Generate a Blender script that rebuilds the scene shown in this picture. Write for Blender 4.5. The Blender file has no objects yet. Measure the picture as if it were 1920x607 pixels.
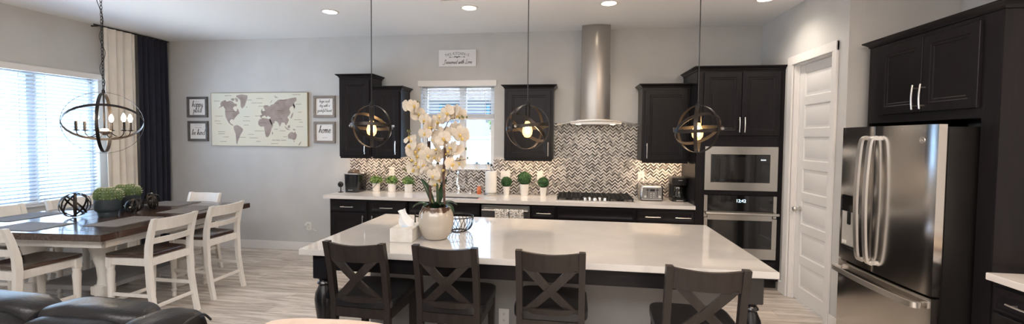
import bpy, bmesh, math, random
from mathutils import Vector, Matrix, noise as mnoise
PI = math.pi
RND = random.Random(7)
SC = bpy.context.scene
COL = SC.collection
OFF = {}

# ------------------------------------------------------------------ materials
_mats = {}
def M(name, col, rough=.5, metal=0., var=0., vscale=8., bump=0., bscale=40., stretch=(1, 1, 1),
      emis=None, estr=0., coat=0., spec=.5, trans=0., sheen=0., col2=None):
    if name in _mats: return _mats[name]
    m = bpy.data.materials.new(name); m.use_nodes = True
    nt = m.node_tree; b = nt.nodes['Principled BSDF']
    b.inputs['Base Color'].default_value = (*col, 1)
    b.inputs['Roughness'].default_value = rough
    b.inputs['Metallic'].default_value = metal
    b.inputs['Specular IOR Level'].default_value = spec
    b.inputs['Coat Weight'].default_value = coat
    b.inputs['Coat Roughness'].default_value = .12
    b.inputs['Transmission Weight'].default_value = trans
    b.inputs['Sheen Weight'].default_value = sheen
    if emis:
        b.inputs['Emission Color'].default_value = (*emis, 1)
        b.inputs['Emission Strength'].default_value = estr
    tc = nt.nodes.new('ShaderNodeTexCoord'); mp = nt.nodes.new('ShaderNodeMapping')
    mp.inputs['Scale'].default_value = stretch
    nt.links.new(tc.outputs['Object'], mp.inputs['Vector'])
    if var > 0 or col2:
        n = nt.nodes.new('ShaderNodeTexNoise'); n.inputs['Scale'].default_value = vscale
        n.inputs['Detail'].default_value = 4
        nt.links.new(mp.outputs[0], n.inputs['Vector'])
        r = nt.nodes.new('ShaderNodeValToRGB')
        c2 = col2 if col2 else tuple(min(1, c*(1+var)) for c in col)
        c1 = col if col2 else tuple(c*(1-var) for c in col)
        r.color_ramp.elements[0].color = (*c1, 1); r.color_ramp.elements[0].position = .35
        r.color_ramp.elements[1].color = (*c2, 1); r.color_ramp.elements[1].position = .65
        nt.links.new(n.outputs['Fac'], r.inputs['Fac']); nt.links.new(r.outputs['Color'], b.inputs['Base Color'])
    if bump > 0:
        n2 = nt.nodes.new('ShaderNodeTexNoise'); n2.inputs['Scale'].default_value = bscale
        nt.links.new(mp.outputs[0], n2.inputs['Vector'])
        bp = nt.nodes.new('ShaderNodeBump'); bp.inputs['Strength'].default_value = bump
        bp.inputs['Distance'].default_value = .004
        nt.links.new(n2.outputs['Fac'], bp.inputs['Height']); nt.links.new(bp.outputs[0], b.inputs['Normal'])
    _mats[name] = m
    return m

def glass_mat(name, tint=(1, 1, 1), refl=.08, rough=.02):
    if name in _mats: return _mats[name]
    m = bpy.data.materials.new(name); m.use_nodes = True
    nt = m.node_tree; nt.nodes.clear()
    o = nt.nodes.new('ShaderNodeOutputMaterial'); mx = nt.nodes.new('ShaderNodeMixShader')
    t = nt.nodes.new('ShaderNodeBsdfTransparent'); t.inputs[0].default_value = (*tint, 1)
    g = nt.nodes.new('ShaderNodeBsdfGlossy'); g.inputs['Roughness'].default_value = rough
    f = nt.nodes.new('ShaderNodeLayerWeight'); f.inputs[0].default_value = .5
    pw = nt.nodes.new('ShaderNodeMath'); pw.operation = 'POWER'; pw.inputs[1].default_value = 4.
    ad = nt.nodes.new('ShaderNodeMath'); ad.operation = 'MULTIPLY_ADD'; ad.inputs[1].default_value = .6; ad.inputs[2].default_value = refl*.5
    ad.use_clamp = True
    nt.links.new(f.outputs['Facing'], pw.inputs[0]); nt.links.new(pw.outputs[0], ad.inputs[0]); nt.links.new(ad.outputs[0], mx.inputs[0])
    nt.links.new(t.outputs[0], mx.inputs[1]); nt.links.new(g.outputs[0], mx.inputs[2])
    nt.links.new(mx.outputs[0], o.inputs[0]); _mats[name] = m
    return m

def brushed(name, col, rough=.3, axis='z'):
    if name in _mats: return _mats[name]
    m = M(name, col, rough, 1.0)
    nt = m.node_tree; b = nt.nodes['Principled BSDF']
    mp = [n for n in nt.nodes if n.type == 'MAPPING'][0]
    mp.inputs['Scale'].default_value = {'z': (60, 60, .6), 'x': (.6, 60, 60), 'y': (60, .6, 60)}[axis]
    n = nt.nodes.new('ShaderNodeTexNoise'); n.inputs['Scale'].default_value = 6; n.inputs['Detail'].default_value = 5
    nt.links.new(mp.outputs[0], n.inputs['Vector'])
    mr = nt.nodes.new('ShaderNodeMapRange'); mr.inputs['To Min'].default_value = rough-.02; mr.inputs['To Max'].default_value = rough+.03
    nt.links.new(n.outputs['Fac'], mr.inputs['Value']); nt.links.new(mr.outputs[0], b.inputs['Roughness'])
    return m

def wood(name, c1, c2, rough=.4, axis='x', scale=3., coat=0., bump=.05, spec=.5):
    if name in _mats: return _mats[name]
    m = M(name, c1, rough, coat=coat, spec=spec)
    nt = m.node_tree; b = nt.nodes['Principled BSDF']
    mp = [n for n in nt.nodes if n.type == 'MAPPING'][0]
    s = {'x': (1, 14, 14), 'y': (14, 1, 14), 'z': (14, 14, 1)}[axis]
    mp.inputs['Scale'].default_value = tuple(v*scale/3 for v in s)
    n = nt.nodes.new('ShaderNodeTexNoise'); n.inputs['Scale'].default_value = 3; n.inputs['Detail'].default_value = 6
    n.inputs['Distortion'].default_value = .6
    nt.links.new(mp.outputs[0], n.inputs['Vector'])
    r = nt.nodes.new('ShaderNodeValToRGB')
    r.color_ramp.elements[0].color = (*c1, 1); r.color_ramp.elements[0].position = .3
    r.color_ramp.elements[1].color = (*c2, 1); r.color_ramp.elements[1].position = .7
    nt.links.new(n.outputs['Fac'], r.inputs['Fac']); nt.links.new(r.outputs['Color'], b.inputs['Base Color'])
    bp = nt.nodes.new('ShaderNodeBump'); bp.inputs['Strength'].default_value = bump; bp.inputs['Distance'].default_value = .003
    nt.links.new(n.outputs['Fac'], bp.inputs['Height']); nt.links.new(bp.outputs[0], b.inputs['Normal'])
    return m

# ------------------------------------------------------------------ mesh builder
def catmull(pts, n=6):
    pts = [Vector(p) for p in pts]
    out = []
    for i in range(len(pts)-1):
        p0 = pts[max(i-1, 0)]; p1 = pts[i]; p2 = pts[i+1]; p3 = pts[min(i+2, len(pts)-1)]
        for k in range(n):
            t = k/n
            out.append(.5*((2*p1)+(p2-p0)*t+(2*p0-5*p1+4*p2-p3)*t*t+(3*p1-p0-3*p2+p3)*t**3))
    out.append(pts[-1])
    return out

class MB:
    def __init__(self): self.bm = bmesh.new()
    def face(self, pts, mi=0):
        f = self.bm.faces.new([self.bm.verts.new(p) for p in pts]); f.material_index = mi; return f
    def box(self, x0, y0, z0, x1, y1, z1, bev=0., mi=0, seg=2):
        if x0 > x1: x0, x1 = x1, x0
        if y0 > y1: y0, y1 = y1, y0
        if z0 > z1: z0, z1 = z1, z0
        v = [self.bm.verts.new(p) for p in ((x0, y0, z0), (x1, y0, z0), (x1, y1, z0), (x0, y1, z0), (x0, y0, z1), (x1, y0, z1), (x1, y1, z1), (x0, y1, z1))]
        fs = []
        for q in ((3, 2, 1, 0), (4, 5, 6, 7), (0, 1, 5, 4), (1, 2, 6, 5), (2, 3, 7, 6), (3, 0, 4, 7)):
            f = self.bm.faces.new([v[i] for i in q]); f.material_index = mi; fs.append(f)
        if bev > 0:
            es = list({e for f in fs for e in f.edges})
            bmesh.ops.bevel(self.bm, geom=es, offset=min(bev, .45*min(x1-x0, y1-y0, z1-z0)), segments=seg, affect='EDGES', material=mi)
        return self
    def obox(self, c, ax, ay, az, hx, hy, hz, bev=0., mi=0):
        """oriented box: centre, unit axes, half sizes"""
        c = Vector(c); ax = Vector(ax).normalized(); ay = Vector(ay).normalized(); az = Vector(az).normalized()
        sg = ((-1, -1, -1), (1, -1, -1), (1, 1, -1), (-1, 1, -1), (-1, -1, 1), (1, -1, 1), (1, 1, 1), (-1, 1, 1))
        v = [self.bm.verts.new(c+ax*(a*hx)+ay*(b*hy)+az*(d*hz)) for a, b, d in sg]
        fs = []
        for q in ((3, 2, 1, 0), (4, 5, 6, 7), (0, 1, 5, 4), (1, 2, 6, 5), (2, 3, 7, 6), (3, 0, 4, 7)):
            f = self.bm.faces.new([v[i] for i in q]); f.material_index = mi; fs.append(f)
        if bev > 0:
            es = list({e for f in fs for e in f.edges})
            bmesh.ops.bevel(self.bm, geom=es, offset=min(bev, .9*min(hx, hy, hz)), segments=2, affect='EDGES', material=mi)
        return self
    def bar(self, p0, p1, w, d, up=(0, 0, 1), bev=0., mi=0):
        """rectangular bar from p0 to p1: w along side axis, d along the other"""
        p0 = Vector(p0); p1 = Vector(p1); az = (p1-p0).normalized(); u = Vector(up)
        ax = u.cross(az)
        if ax.length < 1e-4: ax = Vector((1, 0, 0))
        ax.normalize(); ay = az.cross(ax)
        return self.obox((p0+p1)/2, ax, ay, az, w/2, d/2, (p1-p0).length/2, bev, mi)
    def loft(self, rings, cap=True, mi=0, closed=True, loop=False):
        V = [[self.bm.verts.new(p) for p in r] for r in rings]
        n = len(V[0]); R = len(V)
        for i in range(R if loop else R-1):
            a = V[i]; b = V[(i+1) % R]
            for j in range(n if closed else n-1):
                k = (j+1) % n
                try:
                    f = self.bm.faces.new((a[j], a[k], b[k], b[j])); f.material_index = mi
                except ValueError: pass
        if cap and closed and not loop:
            for r in (V[0][::-1], V[-1]):
                try:
                    f = self.bm.faces.new(r); f.material_index = mi
                except ValueError: pass
        return self
    def lathe(self, prof, c=(0, 0, 0), seg=24, mi=0, cap=True, ribs=0, ribd=0.):
        c = Vector(c); rings = []
        for r, z in prof:
            ring = []
            for j in range(seg):
                a = 2*PI*j/seg
                rr = r*(1-ribd*(.5+.5*math.cos(ribs*a))) if ribs else r
                ring.append(c+Vector((rr*math.cos(a), rr*math.sin(a), z)))
            rings.append(ring)
        return self.loft(rings, cap, mi)
    def cyl(self, p0, p1, r0, r1=None, seg=16, mi=0, cap=True):
        return self.tube([p0, p1], None, seg, mi, radii=[r0, r0 if r1 is None else r1], cap=cap)
    def tube(self, pts, r, seg=8, mi=0, radii=None, closed=False, cap=True):
        pts = [Vector(p) for p in pts]; n = len(pts)
        if radii is None: radii = [r]*n
        rings = []; prev = None
        for i, p in enumerate(pts):
            if closed: t = pts[(i+1) % n]-pts[i-1]
            else: t = pts[min(i+1, n-1)]-pts[max(i-1, 0)]
            if t.length < 1e-9: t = Vector((0, 0, 1))
            t.normalize()
            if prev is None:
                a = Vector((0, 0, 1)) if abs(t.z) < .9 else Vector((1, 0, 0))
                u = t.cross(a).normalized()
            else:
                u = prev-t*prev.dot(t)
                u = u.normalized() if u.length > 1e-6 else t.orthogonal().normalized()
            prev = u; w = t.cross(u)
            rings.append([p+(u*math.cos(2*PI*k/seg)+w*math.sin(2*PI*k/seg))*radii[i] for k in range(seg)])
        return self.loft(rings, cap and not closed, mi, loop=closed)
    def band(self, c, nrm, R, width, thick, seg=64, mi=0, squash=1.):
        """flat hoop: width along the normal, thickness in radius"""
        c = Vector(c); nrm = Vector(nrm).normalized(); u = nrm.orthogonal().normalized(); w = nrm.cross(u)
        rings = []
        for k in range(seg):
            a = 2*PI*k/seg; d = u*math.cos(a)+w*math.sin(a)
            rings.append([c+d*(R-thick/2)-nrm*width/2, c+d*(R+thick/2)-nrm*width/2, c+d*(R+thick/2)+nrm*width/2, c+d*(R-thick/2)+nrm*width/2])
        return self.loft(rings, False, mi, loop=True)
    def ell(self, c, rx, ry, rz, seg=16, rn=10, mi=0, e=1., mtx=None):
        """(super)ellipsoid"""
        def sp(v): return math.copysign(abs(v)**e, v)
        c = Vector(c); rings = []
        for i in range(rn+1):
            th = -PI/2+PI*i/rn
            if i in (0, rn): th *= .998
            ring = []
            for j in range(seg):
                a = 2*PI*j/seg
                p = Vector((rx*sp(math.cos(th))*sp(math.cos(a)), ry*sp(math.cos(th))*sp(math.sin(a)), rz*sp(math.sin(th))))
                if mtx: p = mtx @ p
                ring.append(c+p)
            rings.append(ring)
        return self.loft(rings, True, mi)
    def prism(self, poly, f, d0, d1, mi=0):
        """polygon (2-D points) extruded between depths; f(u,v,d)->xyz"""
        a = [self.bm.verts.new(f(u, v, d0)) for u, v in poly]; b = [self.bm.verts.new(f(u, v, d1)) for u, v in poly]
        n = len(poly)
        for q in (a[::-1], b):
            fc = self.bm.faces.new(q); fc.material_index = mi
        for i in range(n):
            j = (i+1) % n
            fc = self.bm.faces.new((a[i], a[j], b[j], b[i])); fc.material_index = mi
        return self
    def nested(self, o, u, v, n, W, H, loops, back=.018, mi=0, mi_in=None, bow=0.):
        """panelled board: o lower-left corner on the face plane; loops (inset, depth out)"""
        o = Vector(o); u = Vector(u); v = Vector(v); n = Vector(n)
        def ring(i, d): return [o+u*a+v*b+n*d for a, b in ((i, i), (W-i, i), (W-i, H-i), (i, H-i))]
        rs = [ring(0, -back)]+[ring(i, d) for i, d in loops]
        k = len(rs)
        self.loft(rs, True, mi)
        return self
    def mesh(self, me, mtx, mi=0):
        n0 = len(self.bm.verts); self.bm.from_mesh(me); self.bm.verts.ensure_lookup_table()
        for v in self.bm.verts[n0:]: v.co = mtx @ v.co
        return self
    def build(self, name, mat, parent=None, base=None, smooth=True, ang=38, recalc=True):
        bm = self.bm
        if recalc: bmesh.ops.recalc_face_normals(bm, faces=bm.faces)
        if parent is not None:
            off = OFF.get(parent.name, Vector((0, 0, 0)))
        elif base is not None: off = Vector(base)
        else:
            xs = [v.co.x for v in bm.verts]; ys = [v.co.y for v in bm.verts]; zs = [v.co.z for v in bm.verts]
            off = Vector(((min(xs)+max(xs))/2, (min(ys)+max(ys))/2, min(zs)))
        if off.length > 0:
            for v in bm.verts: v.co -= off
        me = bpy.data.meshes.new(name); bm.to_mesh(me); bm.free()
        for m in (mat if isinstance(mat, (list, tuple)) else [mat]): me.materials.append(m)
        if smooth:
            me.polygons.foreach_set('use_smooth', [True]*len(me.polygons))
            me.set_sharp_from_angle(angle=math.radians(ang))
        o = bpy.data.objects.new(name, me); COL.objects.link(o)
        OFF[o.name] = off
        if parent is not None: o.parent = parent
        else: o.location = off
        return o

def tag(o, label, cat, group=None, kind=None):
    o['label'] = label; o['category'] = cat
    if group: o['group'] = group
    if kind: o['kind'] = kind
    return o
def thing(name, label, cat, loc=(0, 0, 0), group=None):
    o = bpy.data.objects.new(name, None); COL.objects.link(o); o.empty_display_size = .1
    o.location = loc; OFF[o.name] = Vector(loc)
    return tag(o, label, cat, group)
def struct(o): o['kind'] = 'structure'; return o
def dup(root, loc, rz, label=None, group=None):
    r = root.copy(); COL.objects.link(r); r.location = loc; r.rotation_euler = (0, 0, rz)
    if label: r['label'] = label
    if group: r['group'] = group
    for ch in list(root.children):
        c = ch.copy(); COL.objects.link(c); c.parent = r
        for g in list(ch.children):
            d = g.copy(); COL.objects.link(d); d.parent = c
    return r

# ------------------------------------------------------------------ lettering
GL = {
 'a': (.95, [[(.7,.8),(.4,1),(.1,.6),(.1,.2),(.35,0),(.65,.3),(.7,1),(.7,.2),(.95,.05)]]),
 'b': (.85, [[(0,.2),(.3,1.6),(.35,2),(.2,1.8),(.15,.2),(.4,0),(.7,.4),(.6,.8),(.4,.9),(.85,.75)]]),
 'c': (.8, [[(.65,.8),(.4,1),(.12,.6),(.15,.2),(.4,0),(.8,.25)]]),
 'd': (.95, [[(.7,.8),(.4,1),(.1,.6),(.1,.2),(.35,0),(.65,.3),(.8,2),(.7,.3),(.95,.05)]]),
 'e': (.8, [[(0,.3),(.5,.55),(.6,.85),(.4,1),(.15,.7),(.15,.2),(.4,0),(.8,.25)]]),
 'f': (.7, [[(0,.2),(.4,1.2),(.5,1.9),(.35,2),(.25,1.4),(.2,-.8),(.3,-.9),(.4,-.3),(.2,.1),(.7,.3)]]),
 'g': (.9, [[(.7,.8),(.4,1),(.1,.6),(.1,.2),(.35,0),(.65,.3),(.7,1),(.65,-.7),(.35,-1),(.15,-.7),(.9,.2)]]),
 'h': (.85, [[(0,.2),(.3,1.6),(.35,2),(.2,1.9),(.12,0),(.2,.6),(.45,1),(.6,.8),(.6,.2),(.85,.05)]]),
 'i': (.55, [[(0,.2),(.25,1),(.2,.2),(.35,0),(.55,.2)],[(.28,1.4),(.3,1.5)]]),
 'k': (.85, [[(0,.2),(.3,1.6),(.35,2),(.2,1.9),(.12,0),(.2,.6),(.55,1),(.5,.6),(.25,.5),(.6,0),(.85,.2)]]),
 'l': (.55, [[(0,.2),(.35,1.6),(.35,2),(.2,1.8),(.15,.3),(.3,0),(.55,.2)]]),
 'm': (1.1, [[(0,.7),(.15,1),(.15,0),(.2,.6),(.4,1),(.5,.8),(.5,0),(.55,.6),(.75,1),(.85,.8),(.85,.15),(1.1,.05)]]),
 'n': (.85, [[(0,.7),(.15,1),(.15,0),(.2,.6),(.45,1),(.58,.8),(.58,.15),(.85,.1)]]),
 'o': (.9, [[(.4,1),(.1,.6),(.15,.1),(.4,0),(.65,.4),(.55,.9),(.4,1),(.6,.8),(.9,.85)]]),
 'p': (.85, [[(0,.6),(.15,1),(.1,-1),(.15,.5),(.45,1),(.65,.6),(.5,.1),(.2,.1),(.85,.15)]]),
 'r': (.8, [[(0,.3),(.2,1.1),(.25,.9),(.5,.9),(.45,.2),(.6,0),(.8,.2)]]),
 's': (.75, [[(0,.2),(.35,1),(.5,.5),(.4,.05),(.15,.1),(.75,.2)]]),
 't': (.65, [[(0,.3),(.35,1.7),(.25,.3),(.4,0),(.65,.25)],[(.0,1.2),(.6,1.25)]]),
 'u': (.85, [[(0,.8),(.12,1),(.1,.3),(.3,0),(.55,.3),(.6,1),(.6,.2),(.85,.05)]]),
 'v': (.8, [[(0,.8),(.15,1),(.3,0),(.55,.9),(.8,.9)]]),
 'w': (1.05, [[(0,.8),(.12,1),(.15,.1),(.35,0),(.5,.9),(.55,.1),(.75,0),(.85,.9),(1.05,.9)]]),
 'y': (.85, [[(0,.8),(.12,1),(.1,.4),(.3,.1),(.55,.4),(.6,1),(.55,-.7),(.3,-1),(.1,-.7),(.85,.2)]]),
 'S': (1.1, [[(-.5,-.1),(-.1,-.45),(.35,-.2),(.55,.5),(.35,1.2),(.45,1.9),(.85,2.1),(.9,1.7),(.6,1.5)]]),
 'L': (1.0, [[(.7,1.8),(.5,2.1),(.35,1.6),(.3,.4),(.05,-.1),(.0,.15),(.5,.0),(1.0,.2)]]),
 ' ': (.6, []),
}
def script_width(s): return sum(GL[c][0] for c in s)
def script(mb, s, cx, z, y, xh, r=None, slant=.18):
    """cursive lettering centred at cx on a plane facing -Y; xh = x-height"""
    r = r or xh*.09; x = cx-script_width(s)*xh/2
    for ch in s:
        adv, strokes = GL[ch]
        for st in strokes:
            pts = catmull([(x+(u+slant*v)*xh, y, z+v*xh) for u, v in st], 4)
            mb.tube(pts, r, 5)
        x += adv*xh
def text_mesh(s, size, align='CENTER', sx=1.):
    cu = bpy.data.curves.new('lettering', 'FONT'); cu.body = s; cu.size = size; cu.align_x = align; cu.align_y = 'CENTER'
    ob = bpy.data.objects.new('lettering', cu); COL.objects.link(ob)
    bpy.context.view_layer.update()
    me = bpy.data.meshes.new_from_object(ob.evaluated_get(bpy.context.evaluated_depsgraph_get()))
    bpy.data.objects.remove(ob); bpy.data.curves.remove(cu)
    return me
def put_text(mb, s, size, loc, u=(1, 0, 0), v=(0, 0, 1), sx=1.):
    me = text_mesh(s, size)
    u = Vector(u); v = Vector(v); n = u.cross(v)
    mt = Matrix.Translation(Vector(loc)) @ Matrix((u*sx, v, n)).transposed().to_4x4()
    mb.mesh(me, mt); bpy.data.meshes.remove(me)

# ------------------------------------------------------------------ palette
wall_m = M('wall_paint', (.575, .575, .57), .85, var=.03, vscale=3, bump=.08, bscale=180)
ceil_m = M('ceiling_paint', (.86, .87, .88), .9, bump=.06, bscale=160)
trim_m = M('white_trim', (.80, .79, .78), .4, bump=.02, bscale=30)
esp = wood('espresso_wood', (.009, .008, .010), (.014, .012, .014), .30, 'z', spec=.20, bump=.03)
esp_h = wood('espresso_wood_flat', (.009, .008, .010), (.014, .012, .014), .30, 'x', spec=.20, bump=.03)
black_in = M('toe_kick_black', (.008, .008, .008), .7, var=.1)
nickel = brushed('brushed_nickel', (.72, .70, .67), .28, 'x')
steel = brushed('stainless_steel', (.38, .36, .34), .25, 'z')
steel_x = brushed('stainless_steel_wide', (.56, .54, .51), .25, 'x')
steel_d = brushed('dark_stainless', (.33, .32, .31), .3, 'z')
steel_b = brushed('bright_handle_steel', (.80, .78, .75), .36, 'z')
chrome = M('chrome', (.85, .85, .85), .08, 1., var=.02)
black_gl = M('black_glass', (.006, .006, .007), .06, coat=.5, var=.05)
black_pl = M('black_plastic', (.012, .012, .013), .3, var=.1, vscale=20)
black_mt = M('black_metal', (.02, .018, .017), .4, .6, var=.1)
dark_mt = M('bronze_metal', (.045, .038, .034), .38, .8, var=.15, vscale=12)
iron = M('cast_iron', (.018, .018, .018), .55, .3, bump=.2, bscale=120)
quartz = M('white_quartz', (.74, .71, .69), .05, col2=(.78, .755, .735), vscale=5, coat=.3)
quartz_i = M('island_quartz', (.56, .545, .53), .03, col2=(.60, .585, .57), vscale=5, spec=1., coat=.4)
white_pl = M('white_plastic', (.78, .77, .75), .35, var=.02)
white_cer = M('white_ceramic', (.78, .76, .73), .25, var=.03)
cream_p = wood('cream_painted_wood', (.79, .76, .71), (.85, .82, .78), .45, 'z', bump=.04)
dark_wd = wood('dark_walnut', (.040, .022, .017), (.085, .048, .036), .22, 'y', coat=.5, bump=.06)
stool_wd = wood('grey_brown_stool_wood', (.018, .014, .0125), (.030, .024, .022), .42, 'z', bump=.06, spec=.35)
blk_lea = M('black_leather', (.012, .012, .014), .33, bump=.25, bscale=220, var=.1, coat=.15)
ink = M('black_ink', (.03, .03, .035), .7, var=.05)
paper = M('white_paper', (.82, .81, .79), .7, var=.02, bump=.03)
soil = M('dark_soil', (.02, .014, .01), .9, bump=.6, bscale=60, var=.3)
lamp_w = M('warm_lamp_glow', (1, .9, .75), .4, emis=(1, .86, .66), estr=14., var=.01)
bulb_w = M('amber_filament_glow', (1, .75, .4), .3, emis=(1, .70, .33), estr=40., var=.01)
bulb_c = M('candle_bulb_glow', (1, .85, .65), .3, emis=(1, .74, .45), estr=30., var=.01)
def glow_glass(name, tint, col, st):
    m = bpy.data.materials.new(name); m.use_nodes = True; nt = m.node_tree; nt.nodes.clear()
    o = nt.nodes.new('ShaderNodeOutputMaterial'); a = nt.nodes.new('ShaderNodeAddShader'); t = nt.nodes.new('ShaderNodeBsdfTransparent'); e = nt.nodes.new('ShaderNodeEmission')
    t.inputs[0].default_value = (*tint, 1); e.inputs[0].default_value = (*col, 1); e.inputs[1].default_value = st
    nt.links.new(t.outputs[0], a.inputs[0]); nt.links.new(e.outputs[0], a.inputs[1]); nt.links.new(a.outputs[0], o.inputs[0]); return m
bulb_g = glow_glass('amber_bulb_glass', (.8, .7, .5), (1, .60, .22), 1.6)
win_gl = glass_mat('window_glass', (.93, .96, 1.), .05)
clear_gl = glass_mat('clear_glass', (.90, .93, .93), .12)
# ------------------------------------------------------------------ room constants (metres)
ZC = 3.06; XL = -6.08; XD = 2.29; YN = -1.66; XR = 3.10; YB = -7.6
X0 = -6.5
# floor
def floor_mat():
    m = bpy.data.materials.new('wood_look_plank_floor'); m.use_nodes = True
    nt = m.node_tree; b = nt.nodes['Principled BSDF']; N = nt.nodes.new; L = nt.links.new
    tc = N('ShaderNodeTexCoord'); br = N('ShaderNodeTexBrick')
    br.inputs['Scale'].default_value = 1.; br.inputs['Brick Width'].default_value = 1.2; br.inputs['Row Height'].default_value = .17
    br.inputs['Mortar Size'].default_value = .0022; br.offset = .37; br.inputs['Mortar Smooth'].default_value = .2
    br.inputs['Color1'].default_value = (.62, .57, .52, 1); br.inputs['Color2'].default_value = (.80, .75, .70, 1)
    br.inputs['Mortar'].default_value = (.42, .38, .35, 1)
    L(tc.outputs['Object'], br.inputs['Vector'])
    mp = N('ShaderNodeMapping'); mp.inputs['Scale'].default_value = (1.3, 13, 1); L(tc.outputs['Object'], mp.inputs['Vector'])
    n = N('ShaderNodeTexNoise'); n.inputs['Scale'].default_value = 1.6; n.inputs['Detail'].default_value = 8; n.inputs['Roughness'].default_value = .62
    n.inputs['Distortion'].default_value = .8; L(mp.outputs[0], n.inputs['Vector'])
    r = N('ShaderNodeValToRGB'); e = r.color_ramp.elements
    e[0].position = .33; e[0].color = (.40, .35, .31, 1); e[1].position = .60; e[1].color = (1, .98, .96, 1)
    L(n.outputs['Fac'], r.inputs['Fac'])
    mx = N('ShaderNodeMix'); mx.data_type = 'RGBA'; mx.blend_type = 'MULTIPLY'; mx.inputs[0].default_value = .92
    L(br.outputs['Color'], mx.inputs[6]); L(r.outputs['Color'], mx.inputs[7]); L(mx.outputs[2], b.inputs['Base Color'])
    b.inputs['Roughness'].default_value = .38
    bp = N('ShaderNodeBump'); bp.inputs['Strength'].default_value = .15; bp.inputs['Distance'].default_value = .004
    L(n.outputs['Fac'], bp.inputs['Height']); L(bp.outputs[0], b.inputs['Normal'])
    return m
struct(MB().box(X0, YB, -.12, XR+.15, .15, 0).build('floor', floor_mat(), base=(0, 0, 0)))
struct(MB().box(X0, YB, ZC, XR+.15, .15, ZC+.15).build('ceiling', ceil_m, base=(0, 0, ZC)))
# left wall with wide window opening
WY0, WY1, WZ0, WZ1 = -2.78, -.91, .84, 2.37
w = MB(); T = .16
w.box(XL-T, YB, 0, XL, WY0, ZC); w.box(XL-T, WY1, 0, XL, .15, ZC); w.box(XL-T, WY0, 0, XL, WY1, WZ0); w.box(XL-T, WY0, WZ1, XL, WY1, ZC)
struct(w.build('wall_left', wall_m, base=(XL, 0, 0)))
# back wall with kitchen window
KX0, KX1, KZ0, KZ1 = -2.06, -1.035, 1.235, 2.40
w = MB()
w.box(XL, 0, 0, KX0, .16, ZC); w.box(KX1, 0, 0, XR+.15, .16, ZC); w.box(KX0, 0, 0, KX1, .16, KZ0); w.box(KX0, 0, KZ1, KX1, .16, ZC)
struct(w.build('wall_back', wall_m, base=(0, 0, 0)))
# pantry wall with door opening, niche wall, right wall
DY0, DY1, DZ = -1.465, -.79, 2.445
w = MB()
w.box(XD, DY1, 0, XD+.12, 0, ZC); w.box(XD, YN, 0, XD+.12, DY0, ZC); w.box(XD, DY0, DZ, XD+.12, DY1, ZC)
struct(w.build('wall_pantry', wall_m, base=(XD, -.8, 0)))
struct(MB().box(XD+.12, YN, 0, XR+.15, YN+.12, ZC).build('wall_niche', wall_m, base=(2.7, YN, 0)))
struct(MB().box(XR, YB, 0, XR+.15, YN, ZC).build('wall_right', wall_m, base=(XR, -4, 0)))
# wall behind the viewer
w = MB(); w.box(X0, YB-.15, 0, XR+.15, YB, ZC)
struct(w.build('wall_front', wall_m, base=(0, YB, 0)))
# baseboards
def bboard(name, *bx):
    w = MB()
    for b in bx:
        w.box(*b, bev=.004)
    struct(w.build(name, trim_m))
bboard('baseboard_left', (XL, -7.5, 0, XL+.016, -.016, .125))
bboard('baseboard_back', (XL+.0, -.016, 0, -3.05, 0, .125))
bboard('baseboard_right', (XD-.016, -.70, 0, XD, -.62, .125), (XD-.016, YN-.016, 0, XD, -1.525, .125), (XD, YN-.016, 0, XR, YN, .125))
# pantry door + casing
c = MB()
c.box(XD-.02, -.79, 0, XD, -.695, 2.53, .004); c.box(XD-.02, -1.535, 0, XD, -1.465, 2.53, .004); c.box(XD-.022, -1.535, 2.445, XD, -.695, 2.535, .004)
c.box(XD, -.80, 0, XD+.12, -.785, DZ); c.box(XD, DY0-.005, 0, XD+.12, DY0+.012, DZ); c.box(XD, DY0, DZ-.012, XD+.12, DY1, DZ+.003)
c.box(XD+.036, -.815, 0, XD+.05, -.80, DZ); c.box(XD+.036, DY0+.012, 0, XD+.05, DY0+.024, DZ)
struct(c.build('trim_1', trim_m))
d = MB(); xf = XD+.052
SW = DY1-DY0-.03
d.box(xf+.008, DY0+.013, .012, xf+.04, DY1-.011, DZ-.014)
st = .105; zs = .012; H = DZ-.026
pan = 7; rail = .085; bot = .14
ph = (H-bot-rail*pan)/pan
d.box(xf, DY0+.013, zs, xf+.02, DY0+.013+st, zs+H, .002); d.box(xf, DY1-.011-st, zs, xf+.02, DY1-.011, zs+H, .002)
z = zs
for k in range(pan+1):
    hh = bot if k == 0 else rail
    d.box(xf, DY0+.013+st, z, xf+.02, DY1-.011-st, z+hh, .002)
    z += hh
    if k < pan:
        y0 = DY0+.013+st; y1 = DY1-.011-st
        d.nested((xf+.0005, y1, z), (0, -1, 0), (0, 0, 1), (-1, 0, 0), y1-y0, ph, [(0, 0), (.012, -.010), (.026, -.010), (.040, -.003)], back=.015)
    z += ph
door = struct(d.build('door_1', trim_m, base=(xf, (DY0+DY1)/2, 0)))
h = MB(); ky = -.895; kz = .955
h.cyl((xf, ky, kz), (xf-.008, ky, kz), .03, seg=20); h.cyl((xf-.008, ky, kz), (xf-.045, ky, kz), .011); h.ell((xf-.055, ky, kz), .022, .028, .028)
h.build('door_handle', nickel, door)['label'] = 'satin nickel round knob'
hg = MB()
for zz in (.25, 1.2, 2.2): hg.cyl((xf-.004, DY0+.016, zz), (xf-.004, DY0+.016, zz+.09), .007)
hg.build('hinge', nickel, door)

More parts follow.
